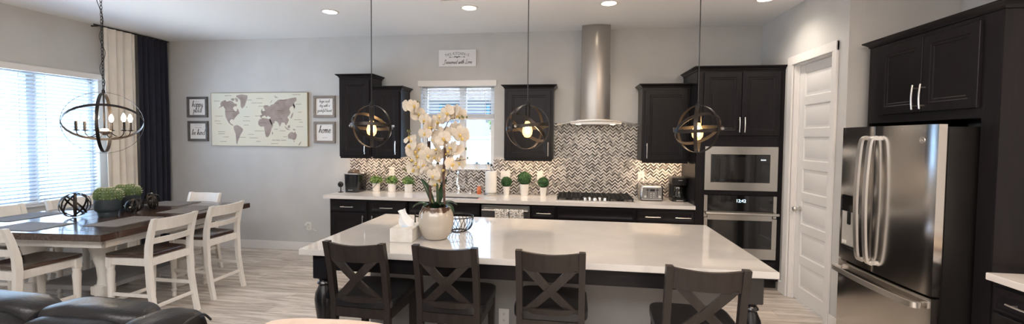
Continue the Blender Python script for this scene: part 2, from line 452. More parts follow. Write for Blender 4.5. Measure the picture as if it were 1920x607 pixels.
# kitchen window (slider) and sill
yw = .085
f = MB()
fr = .035
for bx in ((KX0, KX0+fr, KZ0, KZ1), (KX1-fr, KX1, KZ0, KZ1), (KX0, KX1, KZ0, KZ0+fr), (KX0, KX1, KZ1-fr, KZ1)):
    f.box(bx[0], yw, bx[2], bx[1], yw+.06, bx[3], .003)
win = struct(f.build('window_1', white_pl, base=((KX0+KX1)/2, yw, KZ0)))
f = MB(); xm = -1.49
f.box(xm-.022, yw-.004, KZ0+fr, xm+.022, yw+.05, KZ1-fr, .003)
f.build('mullion', white_pl, win)
for a, b in ((KX0+fr, xm-.022), (xm+.022, KX1-fr)):
    s = MB(); q = .028
    for bx in ((a, a+q, KZ0+fr, KZ1-fr), (b-q, b, KZ0+fr, KZ1-fr), (a, b, KZ0+fr, KZ0+fr+q), (a, b, KZ1-fr-q, KZ1-fr)):
        s.box(bx[0], yw+.012, bx[2], bx[1], yw+.044, bx[3], .002)
    so = s.build('sash', white_pl, win)
    MB().box(a+q, yw+.026, KZ0+fr+q, b-q, yw+.030, KZ1-fr-q).build('pane', win_gl, so)
s = MB(); s.box(KX0-.0, -.035, KZ0-.012, KX1+.0, .085, KZ0+.006, .003)
struct(s.build('trim_2', trim_m))
# big dining window: three lights
xw = XL-.10
f = MB()
for y0, y1, z0, z1 in ((WY0, WY0+.045, WZ0, WZ1), (WY1-.045, WY1, WZ0, WZ1), (WY0, WY1, WZ0, WZ0+.045), (WY0, WY1, WZ1-.045, WZ1)):
    f.box(xw-.05, y0, z0, xw, y1, z1, .003)
win = struct(f.build('window_2', white_pl, base=(xw, (WY0+WY1)/2, WZ0)))
cuts = [WY0+.045, -2.16, -1.53, WY1-.045]
for y in cuts[1:3]:
    f = MB(); f.box(xw-.05, y-.05, WZ0+.045, xw+.004, y+.05, WZ1-.045, .003); f.build('mullion', white_pl, win)
for i in range(3):
    a = cuts[i]+(.05 if i else 0); b = cuts[i+1]-(.05 if i < 2 else 0)
    MB().box(xw-.03, a, WZ0+.045, xw-.026, b, WZ1-.045).build('pane', win_gl, win)
s = MB(); s.box(XL-.10, WY0, WZ0-.014, XL+.03, WY1, WZ0+.006, .004); struct(s.build('trim_3', trim_m))

# ------------------------------------------------------------------ backsplash mosaic
def clip(poly, rect):
    x0, z0, x1, z1 = rect
    for ax, lim, sgn in ((0, x0, 1), (0, x1, -1), (1, z0, 1), (1, z1, -1)):
        out = []
        for i in range(len(poly)):
            p, q = poly[i-1], poly[i]
            dp = (p[ax]-lim)*sgn; dq = (q[ax]-lim)*sgn
            if (dp < 0) != (dq < 0):
                t = dp/(dp-dq); out.append((p[0]+(q[0]-p[0])*t, p[1]+(q[1]-p[1])*t))
            if dq >= 0: out.append(q)
        poly = out
        if len(poly) < 3: return None
    return poly
rects = [(-3.10, .915, KX0, 1.372), (KX0, .915, KX1, KZ0-.012), (KX1, .915, -.235, 1.372), (-.235, .915, .835, 1.86), (.835, .915, 1.385, 1.372)]
tile_w = M('mosaic_white_marble', (.74, .71, .68), .3, var=.08, vscale=30)
tile_l = M('mosaic_pale_grey', (.36, .34, .325), .3, var=.1, vscale=30)
tile_g = M('mosaic_mid_grey', (.17, .16, .152), .28, var=.12, vscale=30)
tile_k = M('mosaic_charcoal', (.022, .017, .016), .3, var=.2, vscale=20)
grout = M('mosaic_grout', (.36, .34, .32), .8, var=.05)
w = MB()
for x0, z0, x1, z1 in rects: w.box(x0, -.009, z0, x1, 0, z1, mi=4)
L_, W_ = .052, .0147; g = .0007; s2 = math.sqrt(.5)
rr = random.Random(3)
def rot(p): return ((p[0]-p[1])*s2, (p[0]+p[1])*s2)
for bcol in range(-2, 68):
    for a in range(-2, 52):
        ox = a*W_+bcol*L_; oz = a*W_-bcol*L_
        base = rot((ox, oz))
        cx, cz = base[0]-3.15, base[1]+.90
        if cz > 1.9 or cz < .84 or cx > 1.45: continue
        for kind in (0, 1):
            if kind == 0: q = [(g, g), (L_-g, g), (L_-g, W_-g), (g, W_-g)]
            else: q = [(g, W_+g), (W_-g, W_+g), (W_-g, W_+L_-g), (g, W_+L_-g)]
            q = [(lambda r_: (r_[0]+cx, r_[1]+cz))(rot(p)) for p in q]
            u = rr.random()
            if a % 2 == 0: mi = 0 if u < .80 else 1
            else: mi = 3 if u < .42 else (2 if u < .80 else 1)
            for rc in rects:
                pc = clip(q, rc)
                if pc: w.face([(x, -.0098, z) for x, z in pc], mi)
bs = w.build('wall_backsplash', [tile_w, tile_l, tile_g, tile_k, grout], base=(0, 0, .915), smooth=False, recalc=False)
bm_ = bmesh.new(); bm_.from_mesh(bs.data)
for f_ in bm_.faces:
    if f_.material_index < 4 and f_.normal.y > 0: f_.normal_flip()
bm_.to_mesh(bs.data); bm_.free(); struct(bs)

# ------------------------------------------------------------------ outside
gnd = M('dry_ground', (.48, .44, .38), .95, var=.15, vscale=2)
pale = M('block_wall_daylight_blue', (.44, .70, 1.), .9, var=.05, vscale=5, bump=.2, bscale=20)  # blue daylight is put into the wall colour to tint island reflections
struct(MB().box(-40, -.5, -.3, 40, 40, -.15).build('ground', gnd, base=(0, 10, -.2)))
struct(MB().box(-40, -30, -.3, XL-.17, -.5, -.15).build('ground', gnd, base=(-15, -10, -.2)))
w = MB(); w.box(-12, 6., -.15, 8, 6.2, 1.62, .02); w.box(-12, 5.96, 1.62, 8, 6.24, 1.70, .02)
tag(w.build('garden_wall', pale), 'pale block wall standing outside the kitchen window', 'wall')
w = MB(); w.box(-11, -14, -.15, -10.8, 5.9, 1.66, .02); w.box(-11.04, -14, 1.66, -10.76, 5.9, 1.74, .02)
tag(w.build('garden_wall', pale), 'pale block wall standing outside the dining window', 'wall')
hs = thing('neighbour_house', 'pale house with grey windows seen through the kitchen blind', 'house', (-6, 20, -.15))
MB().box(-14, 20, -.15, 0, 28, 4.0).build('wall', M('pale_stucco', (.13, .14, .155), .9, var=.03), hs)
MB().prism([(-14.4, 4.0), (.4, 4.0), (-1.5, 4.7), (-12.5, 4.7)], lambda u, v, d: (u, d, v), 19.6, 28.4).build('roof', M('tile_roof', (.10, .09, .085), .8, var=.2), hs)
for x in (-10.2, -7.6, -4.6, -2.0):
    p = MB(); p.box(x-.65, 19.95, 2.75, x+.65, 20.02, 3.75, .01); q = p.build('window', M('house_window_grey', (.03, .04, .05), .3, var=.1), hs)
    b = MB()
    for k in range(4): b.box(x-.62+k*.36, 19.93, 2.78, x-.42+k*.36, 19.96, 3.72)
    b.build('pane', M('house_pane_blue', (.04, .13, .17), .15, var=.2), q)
def leaves_ball(mb, c, rx, ry, rz, n, size, rng, shell=.75, up=0.):
    for _ in range(n):
        while True:
            p = Vector((rng.uniform(-1, 1), rng.uniform(-1, 1), rng.uniform(-1, 1)))
            if shell < p.length <= 1: break
        d = p.normalized()
        pos = Vector(c)+Vector((p.x*rx, p.y*ry, p.z*rz))
        nrm = (d+Vector((rng.gauss(0, .5), rng.gauss(0, .5), rng.gauss(0, .5)+up))).normalized()
        u = nrm.orthogonal().normalized(); u = (Matrix.Rotation(rng.uniform(0, 2*PI), 3, nrm) @ u); v = nrm.cross(u)
        s = size*rng.uniform(.7, 1.3)
        mi = 0 if rng.random() < .65 else 1
        b = pos
        mb.face([b-u*s, b+v*s*.45-u*.2*s+nrm*s*.12, b+u*s, b-v*s*.45-u*.2*s+nrm*s*.12], mi)
gr1 = M('leaf_green', (.045, .13, .035), .5, var=.3, vscale=30); gr2 = M('leaf_light_green', (.16, .30, .07), .5, var=.3, vscale=30)
tr = thing('garden_tree', 'leafy green tree beyond the garden wall outside the kitchen window', 'tree', (-1.9, 9., -.15))
k = MB(); k.tube([(-1.9, 9, -.15), (-1.85, 9, 1.2), (-1.9, 9, 2.)], .09, 10, radii=[.11, .08, .05]); k.build('trunk', M('bark', (.12, .08, .05), .9, bump=.5), tr)
k = MB(); leaves_ball(k, (-1.9, 9, 2.15), 1.0, .8, .55, 900, .11, random.Random(5), .3); k.build('crown', [gr1, gr2], tr, smooth=False, recalc=False)
# ------------------------------------------------------------------ cabinetry helpers
DOOR = [(0, -.003), (.003, 0), (.058, 0), (.064, -.005), (.078, -.005), (.084, -.010)]
DRAW = [(0, -.003), (.003, 0), (.022, 0), (.028, -.004)]
def front(o, u, n, W, H, loops, mat, parent, name):
    m = MB(); m.nested(o, u, (0, 0, 1), n, W, H, loops, back=.019); return m.build(name, mat, parent)
def pull(c, n, length, vert, parent, name='handle', r=.0055, out=.03):
    """slim arched bar pull centred at c on a face with normal n"""
    c = Vector(c); n = Vector(n); t = Vector((0, 0, 1)) if vert else Vector((0, 0, 1)).cross(n)
    m = MB(); h = length/2
    pts = [c+t*(h*s)+n*(out+.006*(1-s*s)) for s in (-1, -.6, -.2, .2, .6, 1)]
    m.tube(pts, r, 8)
    for s in (-.72, .72): m.cyl(c+t*(h*s), c+t*(h*s)+n*(out+.002), r*.9, seg=8)
    return m.build(name, nickel, parent)
CROWN = [(0, 0), (.006, .004), (.008, .014), (.018, .024), (.030, .032), (.036, .036), (.040, .040), (.040, .048), (0, .048)]
def crown(x0, x1, yf, yb, z, parent, left=True, right=True, xside=None):
    """cornice around the front (at -Y) and two sides"""
    m = MB(); rings = []
    for o, dz in CROWN:
        l = o if left else 0; r = o if right else 0
        rings.append([(x0-l, yb, z+dz), (x0-l, yf-o, z+dz), (x1+r, yf-o, z+dz), (x1+r, yb, z+dz)])
    m.loft(rings, True); m.build('crown_moulding', esp_h, parent)
NY = (0, -1, 0); UX = (1, 0, 0); NX = (-1, 0, 0)

# ------------------------------------------------------------------ wall cabinets
def wall_cab(name, label, x0, x1, z0, z1, dx0, dx1, hx, hz0, hz1, cl=True, cr=True):
    yf = -.325
    t = thing(name, label, 'cabinet', ((x0+x1)/2, -.011, z0))
    b = MB(); b.box(x0, yf, z0, x1, -.011 if z0 < 1.86 else 0, z1, .002); b.build('cabinet_body', esp, t)
    d = front((dx0, yf-.020, z0+.022), UX, NY, dx1-dx0, z1-z0-.05, DOOR, esp, t, 'door')
    pull((hx, yf-.020, (hz0+hz1)/2), NY, hz1-hz0, True, d)
    crown(x0, x1, yf, -.001, z1, t, cl, cr)
    r = MB(); r.box(x0+.01, yf+.003, z0-.022, x1-.01, yf+.022, z0, .002); r.build('light_rail', esp_h, t)
    return t
wall_cab('wall_cabinet', 'tall dark wall cabinet at the left end, higher than its neighbour', -3.075, -2.622, 1.394, 2.437, -3.035, -2.645, -2.695, 1.43, 1.555)
wall_cab('wall_cabinet', 'dark wall cabinet between the tall left cabinet and the kitchen window', -2.616, -2.212, 1.394, 2.275, -2.545, -2.232, -2.272, 1.43, 1.605, False)
wall_cab('wall_cabinet', 'dark wall cabinet between the kitchen window and the range hood', -.845, -.228, 1.394, 2.277, -.805, -.262, -.288, 1.44, 1.61)
wall_cab('wall_cabinet', 'dark wall cabinet between the range hood and the oven tower', .835, 1.383, 1.394, 2.274, .868, 1.355, .893, 1.43, 1.61, True, False)

# ------------------------------------------------------------------ base cabinets
YF = -.615
def base_cab(label, x0, x1, drawers, doors, false_front=False):
    t = thing('base_cabinet', label, 'cabinet', ((x0+x1)/2, -.3, 0))
    b = MB(); b.box(x0, YF, .10, x1, -.001, .873, .002)
    if false_front:
        b = MB(); b.box(x0, YF, .10, x0+.018, -.001, .873); b.box(x1-.018, YF, .10, x1, -.001, .873); b.box(x0, YF, .10, x1, -.001, .118); b.box(x0, -.012, .10, x1, -.001, .873); b.box(x0, YF, .10, x1, YF+.018, .873)
    b.build('cabinet_body', esp, t)
    k = MB(); k.box(x0, YF+.075, 0, x1, YF+.09, .10); k.build('toe_kick', black_in, t)
    for a, c, pulls in drawers:
        d = front((a, YF-.020, .715), UX, NY, c-a, .132, DRAW, esp_h, t, 'drawer')
        for px in pulls: pull((px, YF-.020, .777), NY, .17, False, d)
    for a, c, hx in doors:
        d = front((a, YF-.020, .125), UX, NY, c-a, .572, DOOR, esp, t, 'door')
        if hx is not None: pull((hx, YF-.020, .60), NY, .15, True, d)
    return t
base_cab('dark base cabinet at the left end under the pod coffee maker', -3.04, -2.518, [(-3.025, -2.535, [-2.79])], [(-3.025, -2.535, -2.575)])
base_cab('dark base cabinet under the potted herbs, left of the sink cabinet', -2.516, -2.006, [(-2.49, -2.02, [-2.265])], [(-2.49, -2.02, -2.45)])
base_cab('dark sink base cabinet behind the potted orchid', -2.004, -1.076, [(-1.985, -1.54, []), (-1.53, -1.09, [])], [(-1.985, -1.54, -1.575), (-1.53, -1.09, -1.495)], True)
base_cab('narrow dark drawer cabinet right of the dishwasher', -.470, -.172, [(-.458, -.185, [-.315])], [(-.458, -.185, -.215)])
base_cab('wide dark base cabinet under the gas cooktop', -.170, .738, [(-.155, .725, [])], [(-.155, .28, .245), (.29, .725, .325)])
base_cab('dark base cabinet with two drawer pulls under the toaster', .740, 1.383, [(.757, 1.372, [.924, 1.253])], [(.757, 1.06, 1.03), (1.068, 1.372, 1.10)])
# dishwasher
t = thing('dishwasher', 'stainless dishwasher with two towels on its handle', 'dishwasher', (-.77, -.3, 0))
b = MB(); b.box(-1.070, -.60, .09, -.476, -.02, .870, .003); b.build('tub_body', black_in, t)
b = MB(); b.box(-1.066, -.640, .10, -.480, -.601, .852, .006); dd = b.build('door', steel_d, t)
b = MB(); b.tube([(-1.05, -.688, .800), (-.78, -.692, .800), (-.496, -.688, .800)], .012, 12)
for x in (-1.02, -.526): b.box(x-.012, -.688, .79, x+.012, -.64, .81, .003)
b.build('handle', steel_x, dd)
b = MB(); b.box(-1.06, -.54, 0, -.486, -.525, .09); b.build('toe_kick', black_in, t)
# worktop with sink cut-out
SX0, SX1, SY0, SY1 = -1.74, -1.13, -.555, -.185
b = MB(); x0, x1, y0, y1 = -3.115, 1.384, -.650, -.0105
b.box(x0, y0, .874, SX0, y1, .914); b.box(SX1, y0, .874, x1, y1, .914); b.box(SX0, y0, .874, SX1, SY0, .914); b.box(SX0, SY1, .874, SX1, y1, .914)
tag(b.build('countertop', quartz, base=((x0+x1)/2, -.33, .874)), 'long white quartz countertop along the back wall', 'countertop')
b = MB(); th = .012
b.box(SX0-th, SY0-th, .66, SX1+th, SY1+th, .672); b.box(SX0-th, SY0-th, .66, SX0, SY1+th, .8735); b.box(SX1, SY0-th, .66, SX1+th, SY1+th, .8735)
b.box(SX0, SY0-th, .66, SX1, SY0, .8735); b.box(SX0, SY1, .66, SX1, SY1+th, .8735)
sk = b.build('sink', steel_d, base=((SX0+SX1)/2, -.37, .66)); tag(sk, 'undermount steel sink in the back counter below the window', 'sink')
b = MB(); b.lathe([(.001, .6725), (.04, .6725), (.042, .676), (.03, .677), (.001, .675)], ((SX0+SX1)/2, -.37, 0), 20); b.build('drain', chrome, sk)
# faucet: high arc with side lever
t = thing('faucet', 'chrome high arc kitchen faucet behind the sink', 'faucet', (-1.49, -.10, .914))
b = MB(); b.lathe([(.001, 0), (.028, 0), (.028, .01), (.020, .02), (.018, .12), (.001, .12)], (-1.49, -.10, .914), 20); b.build('base', chrome, t)
b = MB(); b.tube(catmull([(-1.49, -.10, 1.03), (-1.49, -.10, 1.13), (-1.485, -.13, 1.19), (-1.475, -.20, 1.205), (-1.465, -.26, 1.17), (-1.46, -.285, 1.09)], 6), .012, 12); b.build('spout', chrome, t)
b = MB(); b.cyl((-1.46, -.285, 1.10), (-1.458, -.29, 1.05), .016, .018); b.build('spray_head', chrome, t)
b = MB(); b.tube([(-1.472, -.10, .985), (-1.44, -.105, .99), (-1.40, -.11, 1.03)], .007, 8); b.build('lever', chrome, t)
t = thing('soap_dispenser', 'small chrome soap pump set into the counter beside the faucet', 'dispenser', (-1.33, -.09, .914))
b = MB(); b.lathe([(.001, 0), (.018, 0), (.016, .012), (.008, .02), (.007, .06), (.001, .06)], (-1.33, -.09, .914), 16); b.build('base', chrome, t)
b = MB(); b.tube([(-1.33, -.09, .97), (-1.33, -.10, .995), (-1.33, -.15, .99)], .006, 8); b.build('nozzle', chrome, t)

# ------------------------------------------------------------------ cooktop
t = thing('gas_cooktop', 'five burner gas cooktop with black iron grates on the counter', 'cooktop', (.285, -.30, .914))
b = MB(); b.box(-.175, -.545, .914, .745, -.035, .926, .005); b.build('tray', steel_x, t)
def grate(x0, x1, y0, y1):
    m = MB(); z0, z1 = .948, .962
    for x in (x0+.006, x1-.006): m.box(x-.006, y0, z0, x+.006, y1, z1, .002)
    for y in (y0+.006, y1-.006): m.box(x0, y-.006, z0, x1, y+.006, z1, .002)
    n = 5
    for i in range(1, n): xx = x0+(x1-x0)*i/n; m.box(xx-.005, y0, z0, xx+.005, y1, z1, .001)
    for i in range(1, 4): yy = y0+(y1-y0)*i/4; m.box(x0, yy-.005, z0, x1, yy+.005, z1, .001)
    for x in (x0+.01, x1-.01):
        for y in (y0+.01, y1-.01): m.box(x-.008, y-.008, .9255, x+.008, y+.008, z0+.002)
    m.build('grate', iron, t)
grate(-.160, .120, -.52, -.06); grate(.125, .445, -.40, -.06); grate(.450, .730, -.52, -.06)
for x, y, r in ((-.02, -.42, .045), (-.02, -.16, .035), (.285, -.23, .055), (.59, -.42, .04), (.59, -.16, .045)):
    m = MB(); m.lathe([(.001, .9255), (r, .9255), (r, .934), (r*.8, .940), (r*.75, .946), (.001, .947)], (x, y, 0), 20); m.build('burner', iron, t)
for x, y in ((.165, -.485), (.225, -.445), (.285, -.49), (.345, -.445), (.405, -.485)):
    m = MB(); m.lathe([(.001, .9255), (.024, .9255), (.022, .948), (.018, .956), (.001, .957)], (x, y, 0), 18); m.box(x-.004, y-.02, .956, x+.004, y+.02, .966, .002)
    m.build('control_knob', chrome, t)

# ------------------------------------------------------------------ range hood
t = thing('range_hood', 'stainless chimney range hood with curved glass canopy', 'range hood', (.29, -.011, 1.83))
m = MB(); hx0, hx1, hyf = .105, .462, -.255
prof = [(hx0, 0), (hx0, hyf)]+[(hx0+(hx1-hx0)*k/16, hyf-.045*math.sin(PI*k/16)) for k in range(1, 16)]+[(hx1, hyf), (hx1, 0)]
m.loft([[(x, min(y, -.0005), z) for x, y in prof] for z in (1.885, 2.45)]); ch = m.build('chimney', steel, t)
m = MB(); prof2 = [(.283+(x-.283)*.975, y*.97) for x, y in prof]
m.loft([[(x, min(y, -.0005), z) for x, y in prof2] for z in (2.45, 3.058)]); m.build('chimney_extension', steel, t)
m = MB(); n = 24
def can(u): return 1.826+.062*(1-(2*u-1)**2)
top = []; bot = []
rows = []
for k in range(n+1):
    u = k/n; x = -.190+.982*u; z = can(u)
    rows.append([(x, -.012, z), (x, -.40-.10*math.sin(PI*u), z), (x, -.40-.10*math.sin(PI*u), z-.010), (x, -.012, z-.010)])
m.loft(rows); m.build('glass_canopy', clear_gl, t)
m = MB(); rows = []
for k in range(n+1):
    u = k/n; x = -.190+.982*u; z = can(u); yf = -.40-.10*math.sin(PI*u)
    rows.append([(x, yf-.004, z+.003), (x, yf+.010, z+.003), (x, yf+.010, z-.014), (x, yf-.004, z-.014)])
m.loft(rows); m.build('canopy_trim', steel_x, t)
m = MB(); m.box(-.02, -.42, 1.835, .59, -.012, 1.872, .006); m.box(.06, -.30, 1.865, .51, -.012, 1.892, .004); m.build('motor_housing', steel_x, t)
for x in (.08, .49):
    m = MB(); m.lathe([(.001, 1.832), (.03, 1.832), (.03, 1.836), (.001, 1.836)], (x, -.33, 0), 16); m.build('lamp', lamp_w, t)
m = MB()
for k in range(2): m.box(.12+k*.17, -.40, 1.831, .28+k*.17, -.06, 1.836, .002)
m.build('grease_filter', steel_d, t)

# ------------------------------------------------------------------ oven tower
TX0, TX1 = 1.386, 2.288
t = thing('oven_tower', 'tall dark oven cabinet with two upper doors beside the white door', 'cabinet', (1.83, -.3, 0))
b = MB(); ytf = -.615
b.box(TX0, ytf, .10, TX0+.02, -.001, 2.425); b.box(TX1-.02, ytf, .10, TX1, -.001, 2.425); b.box(TX0, -.02, .10, TX1, -.001, 2.425)
for z0, z1 in ((.10, .335), (1.045, 1.10), (1.585, 1.705), (2.40, 2.425)): b.box(TX0+.02, ytf, z0, TX1-.02, -.02, z1)
b.box(TX0, ytf-.0005, .10, 1.478, ytf+.02, 2.425); b.box(2.228, ytf-.0005, .10, TX1, ytf+.02, 2.425)
b.build('cabinet_body', esp, t)
k = MB(); k.box(TX0, ytf+.075, 0, TX1, ytf+.09, .10); k.build('toe_kick', black_in, t)
for a, c, hx in ((1.450, 1.842, 1.818), (1.848, 2.240, 1.872)):
    d = front((a, ytf-.0205, 1.708), UX, NY, c-a, .698, DOOR, esp, t, 'door'); pull((hx, ytf-.0205, 1.825), NY, .165, True, d)
d = front((1.450, ytf-.0205, .115), UX, NY, .79, .205, DRAW, esp_h, t, 'drawer'); pull((1.845, ytf-.0205, .22), NY, .17, False, d)
crown(TX0, TX1, ytf, -.001, 2.425, t, True, False)
# microwave
t = thing('microwave', 'built-in stainless microwave above the wall oven', 'microwave', (1.853, -.3, 1.102))
b = MB(); b.box(1.50, -.60, 1.115, 2.205, -.08, 1.57); b.build('case', black_in, t)
b = MB(); yy = -.640
for bx in ((1.475, 1.100, 2.231, 1.188), (1.475, 1.500, 2.231, 1.585), (1.475, 1.188, 1.538, 1.500), (2.152, 1.188, 2.231, 1.500)):
    b.box(bx[0], yy, bx[1], bx[2], yy+.0235, bx[3], .0015)
b.build('trim_frame', steel_x, t)
b = MB(); b.box(1.5385, yy+.004, 1.1885, 2.0, yy+.02, 1.4995, .002); dd = b.build('door', black_gl, t)
b = MB(); b.box(1.58, yy+.002, 1.225, 1.975, yy+.006, 1.47, .001); b.build('door_window', M('smoked_window', (.02, .019, .019), .04, var=.05), dd)
b = MB(); b.box(2.002, yy+.004, 1.1885, 2.1515, yy+.02, 1.4995, .002); cp = b.build('control_panel', black_gl, t)
b = MB()
for k in range(4): b.lathe([(.001, 0), (.009, 0), (.009, .001), (.001, .001)], (0, 0, 0), 10) if False else b.box(2.058+k*.014, yy+.002, 1.434, 2.066+k*.014, yy+.005, 1.448)
b.build('display', M('panel_glow', (.5, .55, .6), .4, emis=(.7, .8, .9), estr=.9, var=.02), cp)
# wall oven
t = thing('wall_oven', 'built-in stainless wall oven with clock display 12:42', 'oven', (1.853, -.3, .337))
b = MB(); b.box(1.50, -.60, .34, 2.205, -.08, 1.04); b.build('case', black_in, t)
b = MB(); b.box(1.512, yy, .872, 2.195, yy+.0235, 1.042, .003); cp = b.build('control_panel', black_gl, t)
for a_, c_ in ((1.475, 1.511), (2.196, 2.231)):
    b = MB(); b.box(a_, yy, .80, c_, yy+.0235, 1.042, .002); b.build('side_trim', steel_x, t)
b = MB(); put_text(b, '12:42', .048, (1.862, yy-.0015, .985)); b.build('display', M('clock_glow', (.6, .85, 1), .4, emis=(.55, .8, 1.), estr=2.2, var=.01), cp)
b = MB(); b.box(1.475, yy-.012, .345, 2.231, yy+.0235, .460, .003); b.box(1.475, yy-.012, .46, 1.512, yy+.0235, .795, .002); b.box(2.182, yy-.012, .46, 2.231, yy+.0235, .795, .002); b.box(1.512, yy-.012, .772, 2.182, yy+.0235, .868, .002)
dd = b.build('door', steel_x, t)
b = MB(); b.box(1.512, yy-.010, .461, 2.182, yy+.02, .771, .001); b.build('door_window', black_gl, dd)
b = MB(); b.tube([(1.478, yy-.060, .850), (1.85, yy-.064, .850), (2.228, yy-.060, .850)], .016, 12)
for x in (1.51, 2.196): b.box(x-.014, yy-.06, .838, x+.014, yy-.01, .862, .003)
b.build('handle', steel_x, dd)
b = MB(); b.box(1.49, yy-.002, .336, 2.215, yy+.0235, .3445); b.build('vent_strip', black_pl, t)

# ------------------------------------------------------------------ fridge
FY0, FY1 = -2.690, -1.782; FX = 2.18
t = thing('refrigerator', 'stainless french door refrigerator with freezer drawer and water dispenser', 'refrigerator', (2.6, (FY0+FY1)/2, 0))
b = MB(); b.box(FX+.075, FY0+.004, .06, 3.0, FY1-.004, 1.75, .004); b.build('case', M('fridge_case_black', (.010, .009, .009), .42, var=.1, bump=.1, bscale=200), t)
b = MB()
for x in (2.34, 2.92):
    for y in (FY0+.08, FY1-.08): b.cyl((x, y, 0), (x, y, .062), .022)
b.box(FX+.09, FY0+.02, .015, FX+.11, FY1-.02, .06); b.build('foot_grille', black_in, t)
fsteel = brushed('fridge_stainless', (.62, .59, .56), .17, 'z')
ysp = -2.182
def fdoor(y0, y1, z0, z1, name, hole=None):
    m = MB(); rows = []
    n = 12
    def xf(y):
        s = (y-FY0)/(FY1-FY0)*2-1
        return FX+.016*s*s
    ys = [y0+(y1-y0)*k/n for k in range(n+1)]
    rows = []
    r = .006
    for k, y in enumerate(ys):
        e = r if k in (0, n) else 0
        rows.append([(xf(y)+e, y, z0), (xf(y)+e, y, z1), (FX+.068, y, z1), (FX+.068, y, z0)])
    m.loft(rows)
    return m.build(name, fsteel, t, ang=30)
fr_d = fdoor(FY0, ysp-.003, .705, 1.765, 'door')
fl_d = fdoor(ysp+.003, FY1, .705, 1.765, 'door')
fz_d = fdoor(FY0, FY1, .075, .690, 'freezer_drawer')
for y, d in ((ysp-.033, fr_d), (ysp+.062, fl_d)):
    m = MB()
    pts = [(FX-.015, y, .765), (FX-.050, y, .80), (FX-.066, y, 1.0), (FX-.072, y, 1.23), (FX-.066, y, 1.46), (FX-.050, y, 1.655), (FX-.015, y, 1.69)]
    pts = catmull(pts, 5)
    rows = []
    for i, p in enumerate(pts):
        tn = (pts[min(i+1, len(pts)-1)]-pts[max(i-1, 0)]).normalized(); nn = tn.cross(Vector((0, 1, 0))).normalized()
        rows.append([p+Vector((0, a, 0))+nn*c for a, c in ((-.017, -.008), (.017, -.008), (.017, .008), (-.017, .008))])
    m.loft(rows)
    for z in (.775, 1.68): m.box(FX-.03, y-.013, z-.014, FX+.01, y+.013, z+.014, .003)
    m.build('handle', steel_b, d)
m = MB(); y0, y1 = FY0+.055, FY1+.025-.06
pts = catmull([(FX-.005, FY0+.05, .632), (FX-.045, FY0+.07, .632), (FX-.062, FY0+.25, .632), (FX-.068, (FY0+FY1)/2, .632), (FX-.062, FY1-.25, .632), (FX-.045, FY1-.05, .632), (FX-.005, FY1-.03, .632)], 5)
rows = []
for i, p in enumerate(pts):
    tn = (pts[min(i+1, len(pts)-1)]-pts[max(i-1, 0)]).normalized(); nn = tn.cross(Vector((0, 0, 1))).normalized()
    rows.append([p+Vector((0, 0, a))+nn*c for a, c in ((-.018, -.008), (.018, -.008), (.018, .008), (-.018, .008))])
m.loft(rows)
for y in (FY0+.07, FY1-.05): m.box(FX-.04, y-.012, .62, FX+.012, y+.012, .645, .003)
m.build('handle', steel_b, fz_d)
# dispenser: dark control panel over a pale alcove
m = MB(); m.box(FX-.002, -2.030, 1.10, FX+.02, -1.838, 1.228, .002); dp = m.build('dispenser_panel', black_gl, fl_d)
m = MB()
m.box(FX-.001, -2.036, .815, FX+.02, -2.024, 1.10, .002); m.box(FX-.001, -1.846, .815, FX+.02, -1.834, 1.10, .002); m.box(FX-.001, -2.036, .805, FX+.02, -1.834, .822, .002)
m.build('dispenser_frame', steel_d, fl_d)
m = MB(); m.box(FX+.0015, -2.024, .822, FX+.012, -1.846, 1.10); m.build('dispenser_recess', M('dispenser_grey', (.36, .35, .33), .35, col2=(.52, .5, .47), vscale=4), fl_d)
m = MB(); m.box(FX-.010, -1.95, 1.00, FX+.004, -1.92, 1.10, .003); m.box(FX-.014, -2.01, .822, FX+.004, -1.86, .832, .002); m.build('dispenser_paddle', black_pl, fl_d)
m = MB(); m.box(FX-.003, -1.905, .84, FX+.002, -1.86, .866); m.build('sticker', white_pl, fl_d)
# round maker's emblem: ring with an intertwined script
m = MB(); cy, cz = -2.587, 1.667
m.band((FX-.001+.012, cy, cz), (1, 0, 0), .0185, .006, .0035, 32)
def cu(pts): return catmull([(FX+.009, cy-a*.012, cz+c*.012) for a, c in pts], 6)
m.tube(cu([(-.2, .6), (-.7, .7), (-.9, 0), (-.6, -.7), (-.1, -.3), (-.2, .2), (-.5, .1)]), .0016, 5)
m.tube(cu([(.6, .7), (.2, .7), (.1, .3), (.4, .05), (.1, -.2), (.2, -.7), (.7, -.6), (.9, -.1)]), .0016, 5)
m.build('emblem', chrome, fr_d)
# over-fridge cabinet with end panel
t = thing('fridge_cabinet', 'dark cabinet with crown over the refrigerator and tall end panel', 'cabinet', (2.75, -2.3, 0)); XR = XR-.002
cx = 2.392; zt = 2.405
b = MB(); b.box(cx, -2.80, 1.80, XR, -1.775, zt, .002); b.build('cabinet_body', esp, t)
b = MB(); b.box(cx-.001, -2.835, .0, XR, -2.725, zt, .002); b.build('end_panel', esp, t)
b = MB(); b.box(cx, -1.777, .0, XR, -1.757, zt, .002); b.build('side_panel', esp, t)
for a, c, hy in ((-1.905, -2.305, -2.275), (-2.311, -2.715, -2.341)):
    d = front((cx-.020, a, 1.862), (0, -1, 0), NX, a-c, .512, DOOR, esp, t, 'door'); pull((cx-.020, hy, 1.965), NX, .17, True, d)
m = MB(); rings = []
for o, dz in CROWN: rings.append([(XR, -1.757+o, zt+dz), (cx-o, -1.757+o, zt+dz), (cx-o, -2.835-o, zt+dz), (XR, -2.835-o, zt+dz)])
m.loft(rings, True); m.build('crown_moulding', esp_h, t)
